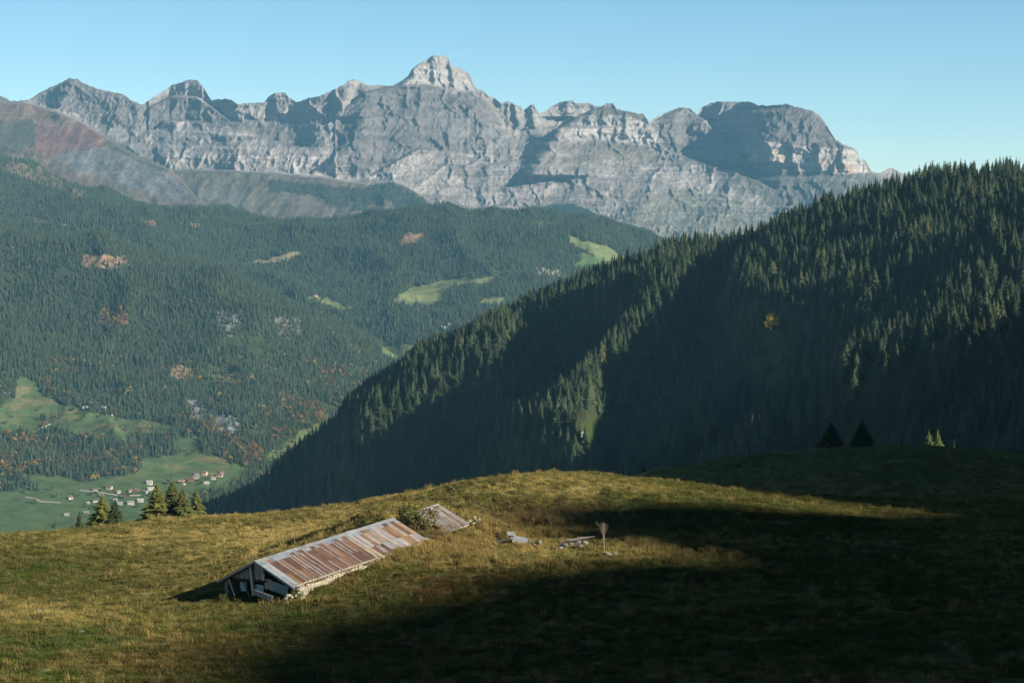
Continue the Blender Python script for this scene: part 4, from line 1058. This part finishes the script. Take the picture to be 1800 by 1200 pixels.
b = MB(); b.box((.05, .1, .7), (.95, .05, .8), Matrix.Rotation(.1, 3, 'Y'), (1.35, 1.5, 1.65)); b.build('white_panel', M_BLUE, barn)
b = MB(); b.box((0, 6.0, .6), (8.0, .1, 4.2), None, (.25, .22, .2)); b.v = [(x, y, min(z, HA - abs(x) * (HA - HE) / HW - .2)) for x, y, z in b.v]
b = MB(); b.add([(-HW + .3, 6, -1), (HW - .3, 6, -1), (HW - .3, 6, HE - .1), (0, 6, HA - .25), (-HW + .3, 6, HE - .1), (-HW + .3, 6.1, -1), (HW - .3, 6.1, -1), (HW - .3, 6.1, HE - .1), (0, 6.1, HA - .25), (-HW + .3, 6.1, HE - .1)],
      [(0, 1, 2, 3, 4), (9, 8, 7, 6, 5), (0, 5, 6, 1), (1, 6, 7, 2), (2, 7, 8, 3), (3, 8, 9, 4), (4, 9, 5, 0)], (.4, .36, .33)); b.build('inner_partition', M_WOODDARK, barn)
b = MB(); b.box((-.1, -.05, HA - .38), (.18, .3, .18), None, (1.6, 1.6, 1.6)); b.build('ridge_beam_end', M_WOOD, barn)

# far section beyond the collapsed bay
shed = barn_root('ruined_shed', 29.3, 'ruined far end of the barn under a short rust striped tin roof behind the shrub', 'shed')
b = MB(); random.seed(21); y0 = 0.6
while y0 < 5.9:
    y1 = min(y0 + random.uniform(.5, .65), 5.95)
    for r0, r1 in ((0, .42), (.40, .88)):
        c = pick(RD) if random.random() < .5 else pick(PL)
        xa, za = slope_at(r0); xb, zb = slope_at(r1 + random.uniform(-.03, .02)); sheet(b, xa, za, xb, zb, y0, y1 + .03, tuple(q * .8 for q in c), .04 + (.02 if r0 == 0 else 0))
    xa, za = slope_at(0); xb, zb = slope_at(.88); sheet(b, xa, za, xb, zb, y1 - .06, y1 + .1, pick(PL), .085, per=.12, amp=.01)
    y0 = y1
b.build('roof_sheets', M_TIN, shed)
b = MB(); xa, za = slope_at(0, -1); xb, zb = slope_at(.9, -1); sheet(b, xa, za, xb, zb, .6, 5.95, pick(GY), .03); b.build('rear_roof_sheets', M_TIN, shed)
b = MB(); b.box((0, 3.3, HA + .06), (.35, 5.4, .05), None, (1, 1, 1)); xa, za = slope_at(.88); b.box((xa, 3.3, za + .02), (.12, 5.4, .08)); b.build('edge_flashing', M_TIN, shed)
for o in [q for q in shed.children if q.name.startswith('edge_fl')]:
    a = o.data.color_attributes['Col']; a.data.foreach_set('color', np.tile([.36, .37, .38, 1], len(o.data.vertices)).astype(np.float32))
b = MB()
for y in (.7, 3.2, 5.7):
    for s in (-1, 1): b.box((s * (HW) / 2, y, HA - (HA - HE) * .5 - .12), (rl * .93, .12, .14), Matrix.Rotation(s * pit, 3, 'Y'))
b.build('rafters', M_WOODDARK, shed)
stone_wall('side_wall', (HW - .55, .7), (HW - .55, 5.9), HE + .15, HE + .15, .45, shed, 11)
stone_wall('rear_wall', (-HW + .3, .7), (-HW + .3, 5.9), HE - .05, HE - .05, .45, shed, 12)
stone_wall('end_wall', (-HW + .5, 5.75), (HW - .8, 5.75), HE + .1, HE + .2, .4, shed, 13)
stone_wall('near_wall', (-HW + .5, .8), (HW - .8, .8), HE + .3, HE + .1, .4, shed, 14)
ruin = barn_root('ruined_wall', 25.9, 'tumbled pale stone wall in the collapsed bay between the two roofs', 'wall')
stone_wall('stonework', (3.6, 0), (3.4, 3.6), 1.5, 1.0, .6, ruin, 21); stone_wall('stonework', (-3.9, 0), (-3.9, 3.4), 1.3, 1.7, .5, ruin, 22)

# ------------------------------------------------------------------ loose stones and wreckage
def rock_mesh(name, seed, mat, sub=2, flat=.7):
    import bmesh
    bm = bmesh.new(); bmesh.ops.create_icosphere(bm, subdivisions=sub, radius=1)
    r = random.Random(seed); pl = [(Vector((r.gauss(0, 1), r.gauss(0, 1), r.gauss(0, 1))).normalized(), r.uniform(.55, .85)) for _ in range(9)]
    for v in bm.verts:
        for nrm, d in pl:
            k = v.co.dot(nrm)
            if k > d: v.co -= nrm * (k - d)
        v.co.z *= flat
    me = bpy.data.meshes.new(name); bm.to_mesh(me); bm.free(); me.materials.append(mat)
    a = me.color_attributes.new('Col', 'FLOAT_COLOR', 'POINT'); a.data.foreach_set('color', np.ones(len(me.vertices) * 4, np.float32))
    return me
stones = [rock_mesh('fallen_stone', 30 + i, M_STONE) for i in range(5)]; rocks = [rock_mesh('rock', 50 + i, M_ROCKS) for i in range(4)]
r = random.Random(3)
def put_stone(me, p, s, label, group=None, name=None):
    o = bpy.data.objects.new(name or me.name.split('.')[0], me); COL.objects.link(o); o.location = p; o.scale = (s, s * r.uniform(.7, 1.1), s * r.uniform(.7, 1.1))
    o.rotation_euler = (r.uniform(-.3, .3), r.uniform(-.3, .3), r.uniform(0, 6.28)); return meta(o, label, 'stone' if me in stones else 'rock', group)
for i in range(34):
    a = r.uniform(0, 1); lx = r.gauss(4.3, .75); ly = r.uniform(-1.3, .5); hgt = max(0, 1.15 - abs(lx - 4.3) * .7 - (-ly) * .45) * r.uniform(.3, 1)
    w = BM @ Vector((lx, ly, 0)); w.z = float(mz(np.array(w.x), np.array(w.y))) + .05 + hgt
    put_stone(stones[i % 5], w, r.uniform(.14, .30), 'pale stone in the rubble heap at the near right corner of the barn', 'rubble stones at the corner of the barn')
put_stone(stones[0], mhit(528, 1051), .42, 'largest white boulder at the foot of the rubble heap')
put_stone(stones[1], mhit(501, 1052), .24, 'small white round stone in the grass before the barn gable')
put_stone(stones[2], mhit(427, 1060), .14, 'tiny white stone alone in the grass below the barn')
for i in range(12):
    w = BM @ Vector((r.uniform(3.4, 4.6), r.uniform(35.0, 37.2), 0)); w.z = float(mz(np.array(w.x), np.array(w.y))) + r.uniform(0, .5)
    put_stone(stones[i % 5], w, r.uniform(.16, .28), 'pale stone tumbled beside the far end of the ruined shed', 'stones tumbled at the far shed')
for i, (u, v, s) in enumerate([(948, 957, .28), (938, 960, .2), (930, 955, .16), (992, 962, .32), (1003, 960, .26), (1015, 957, .4), (1020, 963, .22), (985, 966, .2), (1028, 958, .3), (855, 965, .15), (870, 958, .15)]):
    put_stone(rocks[i % 4], mhit(u, v) + Vector((0, 0, .22)), s * 1.5, 'grey stone among the wreckage in the straw coloured grass', 'stones among the wreckage')
put_stone(rocks[1], mhit(1068, 975), .62, 'dark rock at the foot of the bare dead sapling'); put_stone(rocks[2], mhit(1080, 974), .5, 'lower grey rock right of the dark rock below the sapling')
put_stone(rocks[3], mhit(66, 1076), .5, 'dark clod on the left meadow beside a tuft of straw'); put_stone(rocks[0], mhit(50, 1088), .35, 'small dark clod at the far left of the meadow')
put_stone(rocks[2], mhit(143, 1112), .4, 'dark clod in the hollow of the left meadow'); put_stone(rocks[1], mhit(52, 1143), .3, 'lone dark clod low on the left meadow')
p = mhit(912, 955); b = MB(); sheet(b, -.9, .55, 1.1, .1, -1.1, 1.0, (.15, .17, .19), .0); sheet(b, -1.2, .75, -.3, .6, .2, 1.3, (.18, .19, .20), .05)
o = b.build('tin_sheet', M_TIN); o.location = p + Vector((0, 0, .12)); o.rotation_euler = (R_(16), 0, R_(10)); meta(o, 'pale grey roofing sheet lying bent in the straw grass right of the shed', 'roofing sheet')
for u, v, l, rz, dk, lab in [(885, 958, 2.2, .2, .3, 'dark rotten plank left of the pale roofing sheet'), (1010, 956, 3.4, .25, .8, 'long grey plank propped on stones left of the dead sapling'), (1025, 953, 2.6, .1, .9, 'pale short plank lying across the long grey plank'), (1000, 960, 2.0, -.3, .35, 'dark plank under the propped grey plank')]:
    p = mhit(u, v) + Vector((0, 0, .3)); b = MB(); b.box((0, 0, .2), (l, .22, .07), Matrix.Rotation(-.12, 3, 'Y'), (dk * .55,) * 3); b.box((.1, .1, .28), (l * .6, .10, .06), Matrix.Rotation(-.03, 3, 'Y'), (dk * .6,) * 3)
    o = b.build('plank', M_WOOD); o.location = p; o.rotation_euler = (0, 0, rz); meta(o, lab, 'plank')

def branchy(b, p, d, l, r0, depth, rr):
    q = p + d * l; b.tube(p, q, r0, r0 * .65, 5)
    if depth == 0: return
    for i in range(rr.choice((2, 3))):
        nd = (d + Vector((rr.gauss(0, .38), rr.gauss(0, .38), rr.uniform(-.05, .35)))).normalized(); branchy(b, p + d * l * rr.uniform(.55, 1), nd, l * rr.uniform(.55, .8), r0 * .6, depth - 1, rr)
p = mhit(1062, 966); t = empty('dead_tree', p); meta(t, 'bare pale dead sapling standing alone in the grass at the edge of the shadow', 'dead tree')
rr = random.Random(4); b = MB(); b.tube((0, 0, -.2), (-.05, 0, 1.5), .06, .045, 6, (2.6, 2.8, 3.0)); b.build('trunk', M_BARK, t)
b = MB()
for i in range(6):
    branchy(b, Vector((-.05, 0, 1.0 + .12 * i)), Vector((rr.uniform(-.32, .3), rr.uniform(-.3, .3), 1)).normalized(), .80, .024, 3, rr)
b.c = [(2.4, 2.6, 2.8)] * len(b.v); b.build('branches', M_BARK, t)

def shrub(loc, h, w, proto, tint, label, group=None):
    t = empty('shrub', loc, r.uniform(0, 6)); t.scale = (h * w, h * w, h)
    c = bpy.data.objects.new('foliage', proto.data); COL.objects.link(c); c.parent = t; c['tint'] = list(tint)
    s = bpy.data.objects.new('stems', stem_me.data); COL.objects.link(s); s.parent = t
    return meta(t, label, 'shrub', group)
b = MB(); rr = random.Random(9)
for i in range(11): branchy(b, Vector((rr.uniform(-.05, .05), rr.uniform(-.05, .05), -.05)), Vector((rr.gauss(0, .35), rr.gauss(0, .35), 1)).normalized(), .36, .010, 2, rr)
stem_me = b.build('stems', M_BARK, link=False)
bush = [leafy('bush', 500 + i, 1300, M_SHRUB, 26, .026, .10, .55) for i in range(3)]
sparse = leafy('sparse bush', 510, 380, M_SHRUB, 12, .022, .1, .4)
GRN = (.135, .135, .045)
w = lambda lx, ly, dz=0: (lambda q: Vector((q.x, q.y, min(float(mz(np.array(q.x), np.array(q.y))), q.z + .5 + max(0, abs(lx) - 4.3) * 3) + dz)))(BM @ Vector((lx, ly, 0)))
shrub(w(2.0, 27.4, .2), 5.0, 1.0, bush[0], GRN, 'largest green shrub growing out of the collapsed bay between the two roofs')
shrub(w(.2, 28.4, .4), 3.9, .95, bush[1], (.07, .10, .022), 'darker green shrub at the back of the collapsed bay')
shrub(w(3.9, 27.0), 2.3, .9, sparse, (.20, .13, .08), 'dry reddish brown bush in front of the green shrub')
shrub(w(4.6, 28.6), 1.6, 1.2, sparse, (.34, .25, .17), 'pale pinkish dry bush against the ruined wall')
shrub(w(-4.6, 30.5), 1.7, 1.3, bush[2], (.06, .07, .02), 'dark low bush on the bank behind the barn roof'); shrub(w(-4.4, 33.5), 1.6, 1.3, bush[1], (.075, .08, .02), 'olive bush on the bank behind the ruined shed')
shrub(w(-3.2, 37.5), 1.3, 1.3, bush[0], (.13, .15, .03), 'yellow green bush on the knoll edge above the ruined shed')
shrub(w(4.75, -.3), 1.3, .9, bush[2], (.10, .13, .03), 'small leafy bush on the rubble heap beside the gable')
shrub(w(-3.6, -1.0), .8, 1.4, bush[1], (.10, .11, .03), 'low weedy bush under the left eave of the gable')
shrub(w(5.1, 15.6), 1.5, .55, sparse, (.26, .15, .08), 'reddish tuft of tall dead weeds against the middle of the barn eave')
print('barn', time.time() - T0)

# ------------------------------------------------------------------ houses in the valley
WH = (.50, .47, .42); CR = (.45, .37, .28); BRN = (.20, .12, .08); GRY = (.30, .29, .28)
RB = (.16, .105, .08); RG = (.24, .23, .23); RDK = (.10, .085, .08); RW = (.40, .39, .37)
def house(u, v, wd, dp, hh, rz, wall, roof, label, sh=vs, group=None, wins=3):
    wd *= .74; dp *= .74; hh *= .74; p = sh.hit(u, v); t = empty('house', p + Vector((0, 0, -.3)), rz); meta(t, label, 'house', group)
    b = MB(); x, y = wd / 2, dp / 2; rh = dp * .24
    V = [(-x, -y, -3), (x, -y, -3), (x, y, -3), (-x, y, -3), (-x, -y, hh), (x, -y, hh), (x, y, hh), (-x, y, hh), (-x, 0, hh + rh), (x, 0, hh + rh)]
    b.add(V, [(0, 1, 5, 4), (2, 3, 7, 6), (1, 2, 6, 9, 5), (3, 0, 4, 8, 7)], wall); b.build('wall', M_HOUSEW, t)
    b = MB(); e = 1.1; s = rh / y
    for sg in (-1, 1):
        A = [(-x - e, 0, hh + rh + .25), (x + e, 0, hh + rh + .25), (x + e, sg * (y + e), hh - s * e + .25), (-x - e, sg * (y + e), hh - s * e + .25)]
        b.add(A + [(a_, b_, c_ - .3) for a_, b_, c_ in A], [(0, 1, 2, 3), (4, 7, 6, 5), (0, 4, 5, 1), (1, 5, 6, 2), (2, 6, 7, 3), (3, 7, 4, 0)], roof)
    ro = b.build('roof', M_HOUSER, t); b = MB(); b.box((wd * .2, dp * .12, hh + rh + .5), (.9, .9, 1.8), None, wall); b.build('chimney', M_HOUSEW, ro)
    for fl in range(max(1, int(hh // 2.8))):
        for i in range(wins):
            b = MB(); b.box((-x + wd * (i + .5) / wins, -y - .03, 1.6 + fl * 2.7), (1.3, .12, 1.3)); b.build('window', M_GLASS, t)
    return t
HOUSES = [
 (124, 877, 13, 10, 6, .5, WH, RB, 'cream house with a brown roof, lone at the left end of the village'), (170, 862, 22, 11, 5, .1, CR, RB, 'long low cream house beside the lane on the upper left of the village'),
 (192, 859, 17, 13, 7, -.2, CR, RB, 'big cream gabled house on the upper edge of the village'), (209, 866, 11, 9, 5, .3, WH, RG, 'small white house with a grey roof in the upper middle of the village'),
 (263, 851, 16, 12, 9, .0, WH, RW, 'tall white blocky house highest behind the tree clump'), (266, 861, 20, 12, 6, .2, WH, RW, 'wide white house with a pale roof just left of the tall tree clump'),
 (256, 866, 13, 10, 5, -.5, WH, RG, 'lower white house with a grey roof left of the tall tree clump'), (229, 864, 12, 10, 5, .6, CR, RB, 'small tan house between the village orchards'),
 (241, 862, 17, 11, 5, .1, BRN, RB, 'brown timber chalet in the upper village'), (170, 882, 21, 12, 6, .15, WH, RDK, 'long white house under a dark roof in the lower village'),
 (155, 885, 7, 6, 4, .0, WH, RW, 'tiny white shed at the lower left of the village'), (211, 886, 14, 11, 5, .3, GRY, RG, 'grey house right of the dark roofed white house'),
 (230, 886, 18, 12, 8, .05, WH, RG, 'brightest white house in the lower village'), (247, 881, 16, 11, 6, .05, WH, RW, 'white house with a pale roof at the lower right of the village'),
 (203, 880, 12, 9, 5, .2, CR, RG, 'small cream house above the grey house'), (320, 850, 20, 15, 8, -.35, CR, (.42, .25, .15), 'large cream chalet with an orange roof right of the tree clump'),
 (335, 845, 20, 15, 6, .1, BRN, (.15, .06, .05), 'dark red roofed chalet in the right part of the village'), (345, 841, 18, 10, 5, .15, GRY, RG, 'grey roofed house beside the dark red chalet'),
 (359, 834, 17, 14, 8, -.2, (.55, .36, .27), RB, 'tall pink gabled house highest in the right part of the village'), (346, 834, 16, 10, 5, .2, GRY, RDK, 'dark roofed house left of the tall pink house'),
 (375, 842, 15, 10, 5, .1, WH, RG, 'white house in front at the right end of the village'), (386, 837, 18, 12, 6, -.1, CR, RB, 'brown roofed house at the far right end of the village'),
 (362, 850, 18, 10, 4, .3, GRY, RW, 'low pale roofed shed next to the hillside forest'), (390, 832, 13, 10, 5, .2, (.5, .33, .25), RB, 'small pinkish house last on the right of the village'),
 (152, 902, 14, 10, 4, .1, BRN, RG, 'brown barn at the bottom edge of the village'), (117, 905, 14, 9, 4, .3, GRY, RG, 'grey barn at the bottom left of the village'), (178, 872, 12, 9, 5, .4, BRN, RB, 'brown hut between the orchards of the lower village'),
 (151, 717, 20, 9, 4, .1, WH, RW, 'long white farm building at the top of the upper pasture'), (183, 717, 14, 8, 4, .1, WH, RW, 'small white farmhouse under the woods of the upper pasture'), (192, 730, 20, 10, 4, -.2, (.5, .4, .35), RB, 'pinkish farmhouse on the right of the upper pasture'),
 (13, 693, 15, 9, 4, .1, WH, RW, 'white hut at the left edge of the upper pasture'),
 (554, 521, 22, 12, 6, .3, (.5, .35, .25), RB, 'brown chalet in the gap of the far wooded valley'), (781, 578, 22, 16, 8, .1, WH, RW, 'white house deep in the valley beside the hillside skyline'), (790, 572, 20, 14, 8, .3, WH, RG, 'grey roofed white house deep in the valley beside the hillside skyline'),
]
for a in HOUSES: house(*a)
house(1023, 765, 5, 3.4, 2.0, .2, WH, RW, 'tiny white hut on the sunlit clearing of the right hillside', hs, None, 1)
# orchard trees and hedges round the houses
OT = [(132, 869), (138, 874), (128, 882), (198, 868), (214, 872), (220, 878), (226, 873), (233, 870), (247, 868), (252, 875), (188, 888), (196, 890), (160, 872), (176, 868), (262, 872), (268, 874), (240, 892), (222, 894), (205, 896), (166, 896), (148, 892),
      (328, 852), (350, 847), (368, 842), (380, 848), (355, 853), (306, 858), (296, 852), (20, 735), (66, 722), (72, 718), (10, 746), (44, 698), (200, 733), (206, 740), (176, 734), (140, 727), (128, 724), (212, 752), (222, 758), (284, 757), (330, 804), (276, 800), (282, 806), (296, 797), (338, 800), (100, 875), (90, 862)]
r2 = random.Random(12)
for i, (uu, vv) in enumerate(OT):
    t = bpy.data.objects.new('orchard_tree', dec_protos[i % 4].data); COL.objects.link(t); hh_ = r2.uniform(7, 13)
    t.location = vs.hit(uu, vv); t.scale = (hh_ * 1.2, hh_ * 1.2, hh_); t.rotation_euler = (0, 0, r2.uniform(0, 6))
    dk_ = r2.random() < .6; t['tint'] = [.055, .07, .03] if dk_ else [.17, .12, .05]
    l = ('dark green' if dk_ else 'brownish') + (' broadleaf tree among the village houses' if vv > 840 and uu > 120 else ' broadleaf tree standing in the open green pasture')
    meta(t, l, 'tree', l.replace(' tree ', ' trees '))
# lane through the village
def lane(pts, wd, col, label):
    L = [vs.hit(u, v) for u, v in pts]; V = []; F_ = []
    for i in range(len(L) - 1):
        for s in np.linspace(0, 1, 12, endpoint=False):
            p = L[i].lerp(L[i + 1], s); d = (L[i + 1] - L[i]).normalized(); n = Vector((-d.y, d.x, 0)).normalized() * wd / 2
            for sg in (-1, 1):
                q = p + n * sg; V.append((q.x, q.y, float(vs.sample(np.array(q.x), np.array(q.y))) + .8))
    n = len(V) // 2; F_ = [(2 * i, 2 * i + 1, 2 * i + 3, 2 * i + 2) for i in range(n - 1)]
    o = new_mesh('lane', V, F_, M_HOUSER, np.tile(col, (len(V), 1))); return meta(o, kind='structure', label=label, cat='road')
lane([(140, 862), (160, 864), (185, 867), (215, 872), (250, 871)], 5, (.38, .35, .32), 'pale lane running through the village')
lane([(44, 874), (60, 876), (72, 882), (110, 884)], 6, (.30, .26, .22), 'pale farm track left of the village')
lane([(68, 755), (80, 750), (95, 744)], 4, (.35, .38, .25), 'pale footpath across the upper pasture')
print('houses', time.time() - T0)

# ------------------------------------------------------------------ grass tufts
tprotos = [tuft('tuft', 600 + i, 26, .26, .30, .014) for i in range(4)] + [tuft('tall tuft', 610 + i, 26, .62, .26, .012, .35) for i in range(3)]
n = 430000
yy = 1 / rng.uniform(1 / 460.0, 1 / 138.0, n); yy = np.where(rng.random(n) < .5, rng.uniform(138, 320, n), yy)
kk = rng.uniform(-.27, .27, n); x = kk * yy; y = yy; z = mz(x, y)
cc = meadow_col(x, y, z); u, v = proj(x, y, z)
nn = fbm(x / 2.6, y / 3.0, 3, 201)
keep = (nn > -.55) & (rng.random(n) < np.clip((y / 230) ** 1.0, .45, 1)) & ~((y > 330) & (u < 1050))
lx = (x - BX) * math.cos(R_(28.1)) - (y - BY) * math.sin(R_(28.1)); ly = (x - BX) * math.sin(R_(28.1)) + (y - BY) * math.cos(R_(28.1))
keep &= ~((np.abs(lx) < HW - .1) & (ly > .0) & (ly < LEN))
x, y, z, u, v, cc, nn, lx, ly = [q[keep] for q in (x, y, z, u, v, cc, nn, lx, ly)]
tallp = .02 + .75 * np.exp(-(((u - 950) / 230) ** 2 + ((v - 955) / 26) ** 2)) + .5 * np.exp(-(((u - 780) / 60) ** 2 + ((v - 970) / 20) ** 2)) + .35 * np.exp(-(((u - 960) / 130) ** 2 + ((v - 910) / 16) ** 2)) + .5 * ((np.abs(lx - HW - 1) < 1.2) & (ly > 13) & (ly < 29))
debris = (u > 870) & (u < 1100) & (v > 945) & (v < 985)
tall = rng.random(len(x)) < tallp * np.where(debris, .25, 1)
s = rng.uniform(.55, 1.25, len(x)) * (1 + .5 * nn) * np.where(tall, 1, rng.choice([.7, 1.0, 1.35], len(x)))
s = np.clip(s, .3, 1.9) * np.where(debris, .7, 1)
idx = np.where(tall, rng.integers(4, 7, len(x)), rng.integers(0, 4, len(x)))
jit = rng.uniform(.78, 1.3, len(x))[:, None] * np.array([1.04, 1.04, .98])
dryj = (rng.random(len(x)) < .12)[:, None]
tt = np.where(dryj, cc * .5 + np.array([.30, .25, .10]) * .5 * np.clip(cc[:, :1] / .17, .25, 1), cc) * jit
tt = np.where(tall[:, None], cc * .4 + np.array([.44, .31, .12]) * .6 * np.clip(cc[:, :1] / .15, .2, 1), tt)
scatter('meadow_grass', np.stack([x, y, z], -1), np.stack([s * np.where(tall, 1.1, .95), s * np.where(tall, 1.1, .95), s * np.where(tall, .85, .62)], -1), rng.uniform(0, 6.28, len(x)), idx, tt, tprotos, 'rough autumn grass tufts growing over the whole meadow', 'grass')
print('grass', len(x), time.time() - T0)

# ------------------------------------------------------------------ light, air, camera
W = bpy.data.worlds.new('World'); S.world = W; W.use_nodes = True; nt = W.node_tree; bg = nt.nodes['Background']
sky = nt.nodes.new('ShaderNodeTexSky'); sky.sky_type = 'NISHITA'; sky.sun_disc = False; sky.sun_elevation = SUN_EL
sky.sun_rotation = math.pi / 2 - SUN_AZ; sky.altitude = 1500; sky.air_density = 1.0; sky.dust_density = .6; sky.ozone_density = 1.6
sxyz = N(nt, 'ShaderNodeSeparateXYZ'); nt.links.new(N(nt, 'ShaderNodeTexCoord').outputs['Generated'], sxyz.inputs[0])
deep = ramp(nt, sxyz.outputs[2], [(0, (.71, .75, .73)), (.045, (.62, .70, .70)), (.13, (.40, .54, .59)), (.22, (.24, .35, .42)), (.45, (.12, .16, .2)), (1, (.08, .10, .13))])
nt.links.new(mixc(nt, 1.0, sky.outputs[0], deep, 'MULTIPLY'), bg.inputs['Color']); bg.inputs['Strength'].default_value = .11
L = bpy.data.lights.new('sun', 'SUN'); L.energy = 5.0; L.angle = R_(.53); L.color = (1.0, .92, .78)
lo = bpy.data.objects.new('sun', L); COL.objects.link(lo)
sd = Vector((SH[0] * math.cos(SUN_EL), SH[1] * math.cos(SUN_EL), math.sin(SUN_EL)))
lo.rotation_euler = sd.to_track_quat('Z', 'Y').to_euler(); lo.location = sd * 500

hz = MB(); hz.box((0, 7000, 260), (13000, 18000, 2700)); o = hz.build('haze', None)
mh = bpy.data.materials.new('valley haze'); mh.use_nodes = True; nt = mh.node_tree; nt.nodes.clear()
out = nt.nodes.new('ShaderNodeOutputMaterial'); pv = nt.nodes.new('ShaderNodeVolumePrincipled')
pv.inputs['Color'].default_value = (.27, .66, 1.0, 1); pv.inputs['Density'].default_value = 2.4e-5; pv.inputs['Anisotropy'].default_value = 0.0
nt.links.new(pv.outputs[0], out.inputs['Volume']); o.data.materials.append(mh)
meta(o, 'thin blue autumn haze filling the air over the valley', 'haze', kind='stuff')

cd = bpy.data.cameras.new('camera'); cam = bpy.data.objects.new('camera', cd); COL.objects.link(cam)
cd.lens = 72; cd.sensor_width = 36; cd.clip_start = .5; cd.clip_end = 80000
cam.rotation_euler = (math.pi / 2 - PITCH, 0, 0); S.camera = cam
vsx = S.view_settings; vsx.view_transform = 'Standard'; vsx.look = 'None'; vsx.exposure = 1.1; vsx.gamma = 1
S.cycles.volume_bounces = 0; S.cycles.max_bounces = 5; S.cycles.diffuse_bounces = 2; S.cycles.transparent_max_bounces = 8
S.cycles.use_denoising = True
print('done', time.time() - T0)
